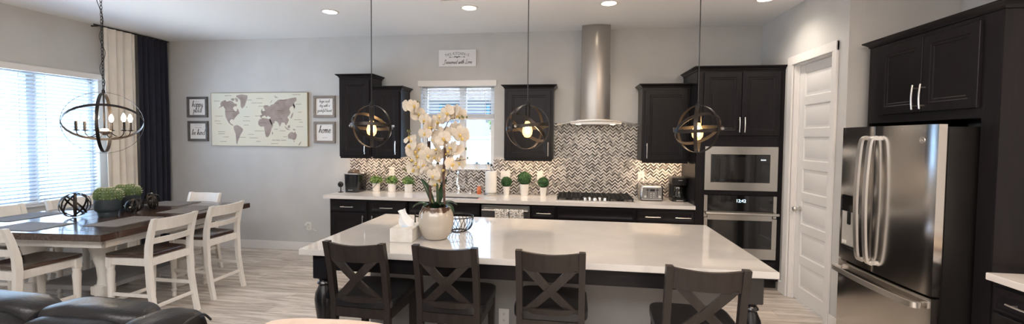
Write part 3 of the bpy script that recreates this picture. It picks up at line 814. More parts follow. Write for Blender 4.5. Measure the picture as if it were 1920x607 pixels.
# near right counter run
t = thing('base_cabinet', 'dark base cabinet at the right edge beside the refrigerator panel', 'cabinet', (2.75, -3.7, 0))
b = MB(); b.box(2.395, -4.70, .10, XR, -2.838, .873, .002); b.build('cabinet_body', esp, t)
k = MB(); k.box(2.47, -4.70, 0, 2.485, -2.838, .10); k.build('toe_kick', black_in, t)
for y1 in (-2.87, -3.47, -4.07):
    d = front((2.375, y1, .715), (0, -1, 0), NX, .585, .132, DRAW, esp_h, t, 'drawer'); pull((2.375, y1-.20, .778), NX, .20, False, d)
    d = front((2.375, y1, .125), (0, -1, 0), NX, .585, .572, DOOR, esp, t, 'door'); pull((2.375, y1-.54, .60), NX, .15, True, d)
b = MB(); b.box(2.358, -4.72, .874, XR, -2.8365, .914, .003)
tag(b.build('countertop', quartz), 'white quartz countertop at the right edge of the view', 'countertop')
t = thing('serving_tray', 'round pale tray with brown rim on the right edge counter', 'tray', (2.66, -3.15, .914))
tray_b = wood('tray_brown', (.22, .11, .05), (.38, .21, .10), .4, 'x', coat=.3)
m = MB(); m.lathe([(.001, .915), (.205, .915), (.213, .921), (.001, .9215)], (2.66, -3.15, 0), 64); m.build('base', M('tray_cream', (.78, .66, .52), .4, var=.1), t)
m = MB(); m.lathe([(.205, .9145), (.222, .919), (.238, .934), (.234, .938), (.212, .9225)], (2.66, -3.15, 0), 64, cap=False); m.build('rim', tray_b, t)
# ------------------------------------------------------------------ island
IX0, IX1, IY0, IY1 = -1.780, 1.172, -3.046, -1.725
t = thing('kitchen_island', 'kitchen island base with grey back panel and turned black corner legs', 'kitchen island', (-.3, -2.2, 0))
gp = M('island_grey_panel', (.30, .29, .285), .7, var=.03, bump=.05, bscale=120)
bx0, bx1 = -1.50, 1.02
b = MB(); b.box(bx0, -2.60, 0, bx1, -2.50, .873, .002); b.build('back_panel', gp, t)
b = MB(); b.box(bx0+.001, -2.4995, .10, bx1-.001, -1.80, .873, .002); b.box(bx0+.02, -2.4995, 0, bx1-.02, -1.88, .10); b.build('cabinet_body', esp, t)
b = MB()
b.box(-1.67, -2.985, .762, 1.07, -2.960, .8735, .002); b.box(-1.70, -2.93, .762, -1.675, -1.80, .8735, .002); b.box(1.075, -2.93, .762, 1.10, -1.80, .8735, .002)
b.build('apron', esp_h, t)
for x in (-1.665, 1.065):
    m = MB(); y = -2.935; m.box(x-.052, y-.052, .700, x+.052, y+.052, .8735, .004)
    m.lathe([(.001, .70), (.050, .70), (.040, .690), (.034, .680), (.044, .668), (.046, .660), (.036, .648), (.040, .635), (.058, .595), (.064, .555), (.060, .505), (.050, .43), (.038, .33), (.030, .25), (.028, .20), (.036, .19), (.040, .18), (.034, .165), (.042, .14), (.046, .10), (.040, .05), (.030, .0), (.001, 0)], (x, y, 0), 28)
    m.build('leg', M('black_painted_wood', (.010, .010, .012), .22, coat=.4, var=.1), t)
x0 = bx0
for k in range(4):
    a = bx0+.02+k*.625
    d = MB(); d.nested((a+.605, -1.7795, .125), (-1, 0, 0), (0, 0, 1), (0, 1, 0), .605, .60, DOOR, back=.019); d = d.build('door', esp, t)
    pull((a+.56, -1.7795, .62), (0, 1, 0), .15, True, d)
    d = MB(); d.nested((a+.605, -1.7795, .735), (-1, 0, 0), (0, 0, 1), (0, 1, 0), .605, .125, DRAW, back=.019); d = d.build('drawer', esp_h, t)
    pull((a+.30, -1.7795, .797), (0, 1, 0), .17, False, d)
b = MB(); b.box(IX0, IY0, .874, IX1, IY1, .914, .003)
tag(b.build('island_worktop', quartz_i), 'large white quartz worktop of the island', 'countertop')

# ------------------------------------------------------------------ outlets and switches
def outlet(c, n, u, w, h, label, name='wall_outlet', kind='outlet', group=None, gangs=1):
    c = Vector(c); n = Vector(n); u = Vector(u); z = Vector((0, 0, 1))
    t = thing(name, label, 'switch' if name == 'light_switch' else 'outlet', c, group)
    m = MB(); m.obox(c+n*.003, u, z, n, w/2, h/2, .003, .002); m.build('cover_plate', white_pl, t)
    for g_ in range(gangs):
        cc = c+u*((g_-(gangs-1)/2)*.046)
        if kind == 'outlet':
            for s in (-1, 1):
                m = MB(); k = cc+z*(s*h*.19)
                m.obox(k+n*.0065, u, z, n, .014, .014, .0012, .001, 0)
                for q in (-1, 1): m.obox(k+u*(q*.005)+z*.002+n*.0078, u, z, n, .0012, .0045, .0004, 0, 1)
                m.obox(k-z*.007+n*.0078, u, z, n, .002, .002, .0004, 0, 1)
                m.build('socket', [white_pl, black_pl], t)
        else:
            m = MB(); m.obox(cc+n*.0075, u, z, n, .016, .034, .0022, .001); m.build('rocker', white_pl, t)
    return t
bk = -.0101
outlet((-2.480, bk, 1.180), NY, UX, .078, .122, 'white outlet on the tile behind the potted herbs')
outlet((-.876, bk, 1.160), NY, UX, .125, .118, 'white double switch plate on the tile right of the paper towels', 'light_switch', 'switch', gangs=2)
outlet((-.410, bk, 1.166), NY, UX, .075, .122, 'white single switch plate on the tile above the right topiary', 'light_switch', 'switch')
outlet((.889, bk, 1.180), NY, UX, .080, .130, 'white outlet on the tile above the toaster')
t = outlet((-3.746, -.0005, .362), NY, UX, .078, .120, 'white outlet low on the bare grey wall holding a white plug')
outlet((-.470, -2.6005, .36), NY, UX, .075, .120, 'grey-white outlet low on the island panel between the stools')
t = thing('plug_adapter', 'small white plug adapter pushed into the low wall outlet', 'plug', (-3.765, -.009, .385))
m = MB(); m.box(-3.79, -.045, .372, -3.745, -.0075, .402, .006); m.build('plug_body', white_pl, t)
m = MB(); m.tube(catmull([(-3.745, -.03, .38), (-3.71, -.035, .35), (-3.66, -.02, .315), (-3.62, -.014, .30)], 5), .004, 6); m.build('cable', white_pl, t)

# ------------------------------------------------------------------ counter things
CZ = .914
# webcam on a round foot
t = thing('webcam', 'small black round camera on a stand at the left end of the counter', 'camera', (-3.058, -.33, CZ))
m = MB(); m.lathe([(.001, 0), (.034, 0), (.034, .006), (.008, .012), (.006, .07), (.001, .07)], (-3.058, -.33, CZ), 20); m.build('stand', black_pl, t)
m = MB(); m.ell((-3.058, -.335, CZ+.105), .038, .030, .040); m.build('camera_head', black_pl, t)
m = MB(); m.cyl((-3.058, -.36, CZ+.105), (-3.058, -.369, CZ+.105), .018); m.build('lens', black_gl, t)
# pod coffee maker
t = thing('pod_coffee_maker', 'black pod coffee maker with silver top at the counter left end', 'coffee maker', (-2.905, -.22, CZ))
def rrect(x0, y0, x1, y1, r, z, n=5):
    out = []
    for cx_, cy_, a0 in ((x1-r, y1-r, 0), (x0+r, y1-r, 90), (x0+r, y0+r, 180), (x1-r, y0+r, 270)):
        for k in range(n+1):
            a = math.radians(a0+90*k/n); out.append((cx_+r*math.cos(a), cy_+r*math.sin(a), z))
    return out
m = MB(); m.loft([rrect(-3.005, -.33, -2.815, -.08, .03, CZ), rrect(-3.005, -.33, -2.815, -.08, .03, CZ+.02), rrect(-3.012, -.345, -2.800, -.075, .035, CZ+.245)]); bd = m.build('body', M('coffee_black', (.010, .011, .014), .14, coat=.5, var=.1), t)
m = MB(); m.loft([rrect(-3.018, -.20, -2.795, -.072, .035, CZ+.246), rrect(-3.012, -.20, -2.80, -.08, .04, CZ+.262), rrect(-2.985, -.20, -2.83, -.09, .04, CZ+.27)])
m.build('lid', M('coffee_silver', (.50, .48, .46), .25, .8, var=.05), t)
m = MB(); m.loft([rrect(-2.955, -.35, -2.86, -.20, .02, CZ+.247), rrect(-2.955, -.35, -2.86, -.18, .02, CZ+.275), rrect(-2.945, -.33, -2.87, -.16, .02, CZ+.296)])
m.build('brew_handle', M('coffee_bronze', (.16, .12, .10), .25, .6, var=.05), t)
m = MB(); m.tube([(-3.018, -.30, CZ+.25), (-3.0, -.345, CZ+.25), (-2.905, -.35, CZ+.25), (-2.81, -.345, CZ+.25), (-2.795, -.30, CZ+.25)], .008, 8); m.build('rim_trim', chrome, t)
m = MB(); m.box(-2.945, -.343, CZ+.028, -2.885, -.336, CZ+.036); m.build('name_plate', M('grey_print', (.35, .35, .36), .5, var=.1), t)
m = MB(); m.tube(catmull([(-2.80, -.12, CZ+.03), (-2.74, -.16, CZ+.02), (-2.64, -.19, CZ+.08), (-2.60, -.10, CZ+.2), (-2.55, -.03, CZ+.30), (-2.49, -.018, CZ+.285)], 6), .003, 6); m.build('cord', black_pl, t)
# herbs in white pots
hg1 = M('herb_green', (.10, .22, .05), .5, var=.3, vscale=60); hg2 = M('herb_light', (.30, .42, .14), .5, var=.25, vscale=60)
for i, (x, y, lb) in enumerate(((-2.655, -.125, 'leafy green herb in a white pot beside the pod coffee maker'), (-2.425, -.13, 'leafy green herb in a white pot, middle of the three herbs'), (-2.185, -.135, 'leafy green herb in a white pot, nearest the sink'))):
    t = thing('potted_herb', lb, 'potted plant', (x, y, CZ), 'three herbs in white pots')
    m = MB(); m.lathe([(.001, 0), (.048, 0), (.053, .012), (.054, .112), (.050, .112), (.049, .098), (.001, .098)], (x, y, CZ), 28); m.build('pot', white_cer, t)
    m = MB(); m.lathe([(.001, .0985), (.0485, .0985), (.001, .104)], (x, y, CZ), 16); m.build('soil', soil, t)
    m = MB(); r = random.Random(20+i); leaves_ball(m, (x, y, CZ+.155), .088, .075, .060, 330, .017, r, .15, .5); m.build('foliage', [hg1, hg2], t, smooth=False, recalc=False)
# topiaries
tg1 = M('boxwood_green', (.018, .075, .020), .45, var=.4, vscale=80); tg2 = M('boxwood_light', (.045, .14, .035), .45, var=.3, vscale=80)
for i, (x, y, pr, ph_, br, lb) in enumerate(((-.835, -.165, .048, .115, .072, 'small round boxwood topiary in white pot, left of the big one'), (-.600, -.155, .062, .150, .092, 'largest round boxwood topiary in white pot, middle of three'), (-.355, -.150, .048, .115, .072, 'small round boxwood topiary in white pot, beside the cooktop'))):
    t = thing('potted_topiary', lb, 'potted plant', (x, y, CZ), 'three topiary balls in white pots')
    m = MB(); m.lathe([(.001, 0), (pr*.72, 0), (pr*.78, .01), (pr, ph_), (pr*.93, ph_), (pr*.9, ph_-.014), (.001, ph_-.014)], (x, y, CZ), 28); m.build('pot', white_cer, t)
    m = MB(); m.cyl((x, y, CZ+ph_-.016), (x, y, CZ+ph_+.03), .008); m.build('stem', soil, t)
    m = MB(); r = random.Random(40+i); m.ell((x, y, CZ+ph_+br*.78), br*.85, br*.85, br*.82, 20, 12); leaves_ball(m, (x, y, CZ+ph_+br*.8), br, br, br*.95, 700, .012, r, .82); m.build('foliage', [tg1, tg2], t, smooth=False, recalc=False)
# soap bottle
t = thing('soap_bottle', 'orange liquid soap bottle beside the paper towels', 'bottle', (-1.205, -.14, CZ))
m = MB(); m.lathe([(.001, 0), (.028, 0), (.031, .01), (.031, .075), (.020, .10), (.011, .108), (.001, .108)], (-1.205, -.14, CZ), 20); m.build('bottle_body', M('orange_soap', (.75, .20, .08), .15, coat=.4, var=.1, vscale=30), t)
m = MB(); m.lathe([(.001, .108), (.013, .108), (.013, .12), (.004, .122), (.004, .14), (.001, .14)], (-1.205, -.14, CZ), 14); m.tube([(-1.205, -.14, CZ+.14), (-1.205, -.165, CZ+.138), (-1.205, -.175, CZ+.13)], .004, 6); m.build('pump', clear_gl if False else white_pl, t)
# paper towel holder + roll
px, py = -1.033, -.205
t = thing('paper_towel_holder', 'steel upright paper towel holder on the counter', 'holder', (px, py, CZ))
m = MB(); m.lathe([(.001, 0), (.095, 0), (.098, .006), (.098, .030), (.090, .036), (.001, .036)], (px, py, CZ), 36); m.build('base', steel_x, t)
m = MB(); m.cyl((px, py, CZ+.036), (px, py, CZ+.335), .007); m.lathe([(.001, .335), (.012, .335), (.016, .345), (.012, .357), (.001, .36)], (px, py, CZ), 16); m.build('post', steel, t)
m = MB(); m.lathe([(.021, .038), (.074, .038), (.075, .042), (.075, .306), (.074, .31), (.021, .31)], (px, py, CZ), 40, cap=False); m.loft([[(px+.021*math.cos(a*PI/8), py+.021*math.sin(a*PI/8), CZ+z) for a in range(16)] for z in (.038, .31)], False)
pt = m.build('paper_towel_roll', M('paper_towel', (.82, .80, .77), .9, bump=.3, bscale=90, var=.03), base=(px, py, CZ+.038)); tag(pt, 'white paper towel roll standing on the steel holder', 'paper towel')
# sill succulents
bl = M('succulent_blue', (.22, .33, .42), .5, var=.2, vscale=60); bl2 = M('succulent_pale', (.45, .52, .55), .5, var=.2, vscale=60)
for i, (x, lb) in enumerate(((-1.275, 'small blue-green succulent in white pot on the window sill, left'), (-1.115, 'small dark blue succulent in white pot on the window sill, right'))):
    y = .02; z = KZ0+.0062
    t = thing('potted_succulent', lb, 'potted plant', (x, y, z), 'succulents on the window sill')
    m = MB(); m.lathe([(.001, 0), (.026, 0), (.036, .062), (.031, .062), (.030, .055), (.001, .055)], (x, y, z), 20); m.build('pot', white_cer, t)
    m = MB(); r = random.Random(60+i)
    for k in range(26):
        a = 2.4*k; rr_ = .008+.0016*k; hgt = .055+.045*(1-k/26)
        d = Vector((math.cos(a), math.sin(a), 0)); s = Vector((-d.y, d.x, 0))
        p0 = Vector((x, y, z+.05))+d*.004; p1 = Vector((x, y, z+hgt))+d*rr_*1.1; 
        m.face([p0-s*.005, p1-s*.006-Vector((0, 0, .012)), p1+d*.004+Vector((0, 0, .006)), p1+s*.006-Vector((0, 0, .012)), p0+s*.005], r.randint(0, 1))
    m.build('leaves', [bl, bl2] if i == 0 else [M('succulent_navy', (.05, .08, .16), .5, var=.3, vscale=60), bl], t, smooth=False, recalc=False)
# toaster
t = thing('toaster', 'stainless four-slice toaster on the counter right of the cooktop', 'toaster', (.970, -.20, CZ))
x0, x1, y0, y1 = .835, 1.105, -.335, -.06
m = MB(); m.loft([rrect(x0, y0, x1, y1, .03, CZ+.012), rrect(x0, y0, x1, y1, .03, CZ+.165), rrect(x0+.008, y0+.008, x1-.008, y1-.008, .03, CZ+.185), rrect(x0+.03, y0+.03, x1-.03, y1-.03, .02, CZ+.190)]); m.build('shell', steel_x, t)
m = MB(); m.box(x0+.012, y0+.012, CZ, x1-.012, y1-.012, CZ+.013, .003); m.build('base', black_pl, t)
m = MB()
for k in range(4): m.box(x0+.035+k*.055, y0+.045, CZ+.1895, x0+.062+k*.055, y1-.04, CZ+.1912)
m.build('slot', black_in, t)
m = MB(); m.box(x0+.022, y0-.006, CZ+.022, x1-.022, y0+.004, CZ+.165, .003); fp = m.build('control_plate', M('toaster_grey', (.30, .30, .30), .3, .9, var=.05), t)
m = MB(); m.box(.945, y0-.008, CZ+.118, 1.0, y0-.005, CZ+.146, .001); m.build('display', black_gl, fp)
for x in (.915, 1.028):
    m = MB(); m.box(x-.003, y0-.0075, CZ+.05, x+.003, y0-.0055, CZ+.155); m.build('lever_slot', black_in, fp)
    m = MB(); m.box(x-.018, y0-.022, CZ+.132, x+.018, y0-.005, CZ+.140, .002); m.build('lever', black_pl, fp)
for x in (.888, 1.055):
    m = MB(); m.cyl((x, y0-.006, CZ+.055), (x, y0-.022, CZ+.055), .017, .015, 18); m.build('browning_knob', chrome, fp)
for x in (.955, .99):
    for z in (.045, .068, .092):
        m = MB(); m.cyl((x, y0-.006, CZ+z), (x, y0-.010, CZ+z), .006, seg=10); m.build('button', chrome, fp)
m = MB(); m.tube(catmull([(.86, -.075, CZ+.03), (.835, -.04, CZ+.12), (.86, -.03, CZ+.20), (.905, -.03, CZ+.24), (.889, -.02, CZ+.245)], 5), .003, 6); m.build('cord', black_pl, t)
# drip coffee maker
t = thing('drip_coffee_maker', 'black drip coffee maker with glass carafe in the counter corner', 'coffee maker', (1.295, -.22, CZ))
x0, x1 = 1.205, 1.378; y0, y1 = -.34, -.12
m = MB(); m.loft([rrect(x0, y0, x1, y1, .03, CZ), rrect(x0, y0, x1, y1, .03, CZ+.028), rrect(x0+.004, y0+.004, x1-.004, y1, .03, CZ+.032)]); m.build('base', black_pl, t)
m = MB(); m.loft([rrect(x0, -.19, x1, y1+.02, .02, CZ+.032), rrect(x0, -.19, x1, y1+.02, .02, CZ+.20)]); m.build('water_tank', black_pl, t)
m = MB(); m.loft([rrect(x0+.01, y0+.02, x1-.01, y1, .03, CZ+.195), rrect(x0-.002, y0+.004, x1+.002, y1+.02, .03, CZ+.225), rrect(x0-.004, y0, x1+.004, y1+.02, .03, CZ+.285), rrect(x0+.006, y0+.01, x1-.006, y1+.01, .03, CZ+.292)]); m.build('brew_head', black_pl, t)
m = MB(); m.box(1.27, y0-.003, CZ+.252, 1.315, y0+.004, CZ+.260); m.build('name_plate', M('grey_print', (.35, .35, .36), .5), t)
cxx, cyy = 1.290, -.258
m = MB(); m.lathe([(.001, .034), (.055, .034), (.066, .06), (.066, .09), (.050, .135), (.038, .155), (.042, .17), (.038, .17), (.034, .156), (.046, .135), (.062, .09), (.062, .06), (.052, .038), (.001, .038)], (cxx, cyy, CZ), 28); cf = m.build('carafe', clear_gl, t)
m = MB(); m.lathe([(.043, .150), (.046, .150), (.046, .172), (.043, .172)], (cxx, cyy, CZ), 28, cap=False); m.lathe([(.001, .171), (.044, .171), (.036, .186), (.001, .19)], (cxx, cyy, CZ), 24); m.build('carafe_lid', chrome, cf)
m = MB(); m.tube(catmull([(cxx-.01, cyy-.045, CZ+.16), (cxx-.03, cyy-.085, CZ+.155), (cxx-.03, cyy-.09, CZ+.10), (cxx-.015, cyy-.065, CZ+.065)], 5), .007, 8); m.build('carafe_handle', black_pl, cf)
m = MB(); m.box(1.25, y0-.003, CZ+.008, 1.33, y0+.003, CZ+.020); m.build('switch_panel', steel_x, t)
# dish towels on the dishwasher handle
def towel_mat():
    m = M('patterned_towel', (.80, .78, .74), .9, bump=.3, bscale=200)
    nt = m.node_tree; N = nt.nodes.new; L = nt.links.new
    tc = [n for n in nt.nodes if n.type == 'TEX_COORD'][0]
    mp = N('ShaderNodeMapping'); mp.inputs['Scale'].default_value = (60, 60, 45); L(tc.outputs['Object'], mp.inputs['Vector'])
    n = N('ShaderNodeTexNoise'); n.inputs['Scale'].default_value = 1.; n.inputs['Detail'].default_value = 1.; n.inputs['Distortion'].default_value = 2.5; L(mp.outputs[0], n.inputs['Vector'])
    r = N('ShaderNodeValToRGB'); r.color_ramp.interpolation = 'CONSTANT'; e = r.color_ramp.elements
    e[0].color = (.80, .78, .74, 1); e[1].position = .54; e[1].color = (.05, .05, .05, 1)
    L(n.outputs['Fac'], r.inputs['Fac']); L(r.outputs['Color'], nt.nodes['Principled BSDF'].inputs['Base Color']); return m
tw = towel_mat()
for x0, x1, lb in ((-.888, -.722, 'black and white patterned dish towel on the dishwasher handle, left one'), (-.712, -.546, 'black and white patterned dish towel on the dishwasher handle, right one')):
    m = MB(); rows = []
    cs = [(-.673, .50), (-.676, .70), (-.676, .795), (-.680, .812), (-.690, .818), (-.702, .812), (-.707, .79), (-.709, .70), (-.711, .40)]
    cs = [(c.x, c.y) for c in catmull([(a, c, 0) for a, c in cs], 3)]
    for k in range(13):
        u = k/12; x = x0+(x1-x0)*u; wv = .0015*math.sin(u*17)
        outer = [(x, y+wv, z) for y, z in cs]; inner = [(x, y+wv+(.0015 if i > len(cs)//2 else -.0015), z-(.0015 if 8 < i < 18 else 0)) for i, (y, z) in enumerate(cs)]
        rows.append(outer+inner[::-1])
    m.loft(rows); tag(m.build('dish_towel', tw), lb, 'towel', 'patterned towels on the dishwasher')

# ------------------------------------------------------------------ things on the island
# orchid in a cream vase with dark drip glaze
vx, vy = -.983, -2.600
t = thing('potted_orchid', 'tall white orchid in a round cream vase on the island', 'potted plant', (vx, vy, CZ))
vm = M('cream_glazed_vase', (.46, .41, .35), .2, coat=.3)
nt = vm.node_tree; N = nt.nodes.new; L = nt.links.new
tc = [n for n in nt.nodes if n.type == 'TEX_COORD'][0]; sp = N('ShaderNodeSeparateXYZ'); L(tc.outputs['Object'], sp.inputs[0])
nz = N('ShaderNodeTexNoise'); nz.inputs['Scale'].default_value = 22; nz.inputs['Detail'].default_value = 3
mpp = N('ShaderNodeMapping'); mpp.inputs['Scale'].default_value = (1, 1, .35); L(tc.outputs['Object'], mpp.inputs[0]); L(mpp.outputs[0], nz.inputs['Vector'])
ma = N('ShaderNodeMath'); ma.operation = 'MULTIPLY_ADD'; ma.inputs[1].default_value = .11; L(nz.outputs['Fac'], ma.inputs[0]); L(sp.outputs['Z'], ma.inputs[2])
rp = N('ShaderNodeValToRGB'); e = rp.color_ramp.elements; e[0].position = .262; e[0].color = (.46, .41, .35, 1); e[1].position = .268; e[1].color = (.10, .055, .035, 1)
L(ma.outputs[0], rp.inputs['Fac']); L(rp.outputs['Color'], nt.nodes['Principled BSDF'].inputs['Base Color'])
m = MB(); m.lathe([(.001, 0), (.060, 0), (.085, .006), (.108, .040), (.126, .095), (.130, .145), (.122, .190), (.104, .222), (.098, .238), (.091, .238), (.096, .215), (.001, .205)], (vx, vy, CZ), 40); m.build('vase', vm, t)
m = MB(); m.lathe([(.001, .2055), (.095, .2155), (.001, .228)], (vx, vy, CZ), 20); m.build('moss', soil, t)
def ox(px, py, dy=0.): return Vector((-1.179+(px-770)/247.6, vy+dy, 1.882-(py-200)/255.5))
stake = M('bark_stake', (.10, .055, .04), .8, var=.4, vscale=40, bump=.4); gst = M('orchid_stem_green', (.05, .075, .03), .5, var=.3)
for pts, mt in (([(806, 392), (805, 330), (804, 264)], stake), ([(820, 392), (819, 330), (821, 272)], gst), ([(836, 392), (834, 330), (837, 276)], stake)):
    m = MB(); m.tube([ox(*p, dy=(-.02 if p[0] > 830 else .02)) for p in pts], .0095, 8, radii=[.0085, .0105, .010]); m.build('stake', mt, t)
sprays = [[(804, 300), (800, 250), (790, 224), (780, 208), (781, 194), (784, 190)], [(820, 290), (826, 256), (836, 238), (846, 224), (858, 220), (874, 219)],
          [(836, 280), (842, 262), (852, 255), (866, 253), (878, 249)], [(804, 310), (794, 282), (780, 268), (770, 254), (766, 247)],
          [(820, 320), (840, 300), (858, 300), (876, 297)], [(836, 300), (848, 286), (862, 279), (874, 277)], [(805, 330), (795, 312), (783, 306), (768, 316), (757, 320)], [(820, 300), (818, 280), (816, 262), (808, 246)]]
m = MB(); rr = random.Random(12)
brn = M('orchid_branch', (.06, .035, .03), .6, var=.3); bud = M('orchid_bud', (.16, .17, .06), .5, var=.3, vscale=60)
for i, s in enumerate(sprays):
    s3 = [ox(*p, dy=rr.uniform(-.03, .03)) for p in s]
    c = catmull(s3, 5); m.tube(c, .003, 6, radii=[.0035-.002*k/len(c) for k in range(len(c))])
    for k in range(3, len(c)-1, 4):
        d = Vector((rr.uniform(-1, 1), rr.uniform(-1, .3), rr.uniform(-.3, 1))).normalized(); m.tube([c[k], c[k]+d*.02], .0016, 5)
m.build('flower_stem', brn, t)
for s in sprays:
    p = s[-1]; q = s[-2]
    for k in range(4):
        m = MB(); a = k/3.2; m.ell(ox(p[0]+(q[0]-p[0])*a*.7+rr.uniform(-3, 3), p[1]+(q[1]-p[1])*a*.7+rr.uniform(-3, 3), rr.uniform(-.02, .02)), .007, .007, .010, 8, 6); m.build('bud', bud, t)
pet = M('orchid_petal', (.66, .57, .46), .6, col2=(.74, .67, .57), vscale=20, sheen=.2); lip = M('orchid_lip_yellow', (.75, .55, .18), .5, var=.2, vscale=60)
def petal(mb, ang, ln, wd, cup, mi=0):
    ca, sa = math.cos(ang), math.sin(ang); rows = []
    prof = [(0, .12), (.25, .62), (.5, .95), (.72, 1.), (.9, .72), (1., .18)]
    for r_, w_ in prof:
        row = []
        for s in (-1, -.5, 0, .5, 1):
            X = r_*ln; Y = s*w_*wd*.5; Zd = cup*(r_**2)*ln - .10*wd*(s*s)+.02*wd*math.sin(9*r_+3*s)
            row.append((X*ca-Y*sa, -Zd, X*sa+Y*ca))
        rows.append(row)
    mb.loft(rows, False, mi, closed=False)
fl = MB()
for a in (90, 215, 325): petal(fl, math.radians(a), .040, .030, -.15)
for a in (10, 170): petal(fl, math.radians(a), .046, .050, -.05)
fl.ell((0, -.008, -.003), .007, .009, .007, 8, 6, 1); petal(fl, math.radians(270), .018, .016, .6, 1)
bmf = fl.bm; mef = bpy.data.meshes.new('flower'); bmf.to_mesh(mef); bmf.free()
mef.materials.append(pet); mef.materials.append(lip); mef.polygons.foreach_set('use_smooth', [True]*len(mef.polygons))
fpos = [(770, 201), (777, 207), (784, 214), (791, 220), (800, 225), (780, 199), (812, 239), (821, 228), (830, 219), (841, 213), (851, 210), (859, 214), (802, 250), (816, 262), (826, 263), (835, 259), (808, 238), (828, 250), (847, 246), (856, 241), (865, 250), (868, 257), (769, 259), (776, 264), (774, 274), (782, 283), (790, 278), (806, 290), (815, 295), (828, 292), (838, 288), (850, 276), (857, 278), (845, 281), (790, 313), (800, 309), (795, 318), (812, 320), (818, 327), (822, 336), (815, 346), (832, 318), (842, 310), (853, 306), (862, 304), (785, 304), (776, 299), (788, 292), (822, 278), (803, 300), (775, 318)]
for px_, py_ in fpos:
    o = bpy.data.objects.new('flower', mef); COL.objects.link(o); o.parent = t
    o.location = ox(px_, py_, rr.uniform(-.07, .02))-Vector((vx, vy, CZ))
    s = rr.uniform(1.15, 1.5); o.scale = (s, s, s)
    o.rotation_euler = (rr.gauss(0, .35), rr.gauss(0, .5), rr.gauss(0, .55)-.1)
lf = M('orchid_leaf', (.018, .05, .022), .3, coat=.3, var=.3, vscale=15)
for ang, ln, w_, dr in ((200, .15, .062, .55), (330, .17, .062, .6), (250, .12, .06, .5), (30, .14, .06, .5), (150, .15, .055, -.1), (300, .13, .06, .25), (75, .12, .055, -.2)):
    m = MB(); rows = []; a = math.radians(ang); d = Vector((math.cos(a), math.sin(a), 0)); s = Vector((-d.y, d.x, 0))
    for k in range(11):
        u = k/10; w = w_*math.sin(PI*min(1, .12+.88*u))**.6*(1 if u < .95 else .4)
        c = Vector((vx, vy, CZ+.222))+d*(.02+ln*u)+Vector((0, 0, .065*math.sin(PI*.55*u)*(1.4 if dr < 0 else 1)-max(0, dr)*ln*.75*u**2.2+(.11*u if dr < 0 else 0)))
        rows.append([c+s*(w*.5*q)+Vector((0, 0, .012*q*q)) for q in (-1, -.5, 0, .5, 1)])
    m.loft(rows, False, closed=False); m.build('leaf', lf, t)
# tissue box
t = thing('tissue_box', 'pale tissue box with a tissue pulled up, left of the orchid', 'tissue box', (-1.185, -2.665, CZ))
mt_ = Matrix.Translation((-1.19, -2.655, CZ)) @ Matrix.Rotation(math.radians(3), 4, 'Z')
m = MB(); m.box(-.082, -.115, 0, .082, .115, .098, .003); m.bm.transform(mt_); m.build('box', M('tissue_carton', (.60, .57, .52), .6, col2=(.70, .68, .65), vscale=14), t)
m = MB(); m.lathe([(.001, .0985), (.05, .0985), (.048, .0995), (.001, .0995)], (0, 0, 0), 24); m.bm.transform(mt_ @ Matrix.Diagonal((.8, 1.6, 1, 1))); m.build('opening', M('tissue_film', (.62, .74, .86), .25, var=.1), t)
m = MB(); rows = []
for k in range(9):
    u = k/8; z = .098+.115*u; w = .052*(1-.55*u)+.010*math.sin(7*u); lean = -.035*u
    rows.append([Vector((lean+w*math.cos(a)*(1 if math.cos(a) > 0 else .9)+.008*math.sin(3*a+4*u), .018*math.sin(a)*(1-.4*u)+.012*math.sin(2*a+5*u), z+.012*math.cos(a)*u)) for a in [2*PI*j/20 for j in range(20)]])
m.loft(rows); m.bm.transform(mt_); m.build('tissue', M('tissue_white', (.84, .83, .82), .9, bump=.2, bscale=60, var=.02), t)
# wire bowl
bcx, bcy, br = -.885, -2.33, .118
t = thing('wire_bowl', 'black wire fruit bowl behind the orchid vase', 'bowl', (bcx, bcy, CZ))
m = MB(); m.tube([(bcx+br*math.cos(a*PI/24), bcy+br*math.sin(a*PI/24), CZ+.118) for a in range(48)], .004, 8, closed=True); m.build('rim', black_mt, t)
m = MB()
m.tube([(bcx+.055*math.cos(a*PI/16), bcy+.055*math.sin(a*PI/16), CZ+.004) for a in range(32)], .004, 8, closed=True)
for k in range(22):
    a = 2*PI*k/22; b_ = a+.5
    pts = catmull([(bcx+r*math.cos(a+(b_-a)*s), bcy+r*math.sin(a+(b_-a)*s), CZ+z) for r, z, s in ((.055, .004, 0), (.088, .018, .25), (.110, .055, .55), (.118, .118, 1))], 4)
    m.tube(pts, .0025, 5)
m.build('wire_basket', black_mt, t)
# flat bar napkin rack
ncx, ncy = -1.155, -2.36
t = thing('napkin_rack', 'black flat bar metal rack just left of the orchid vase', 'rack', (ncx, ncy, CZ))
m = MB()
for y in (-.05, .05):
    for z in (.02, .062, .12): m.box(ncx-.065, ncy+y-.003, CZ+z-.007, ncx+.075, ncy+y+.003, CZ+z+.007, .001)
    for x in (-.062, .07): m.box(ncx+x-.004, ncy+y-.004, CZ, ncx+x+.004, ncy+y+.004, CZ+.15, .001)
m.box(ncx-.065, ncy-.05, CZ+.012, ncx+.075, ncy+.05, CZ+.017)
m.build('bar_frame', black_mt, t)

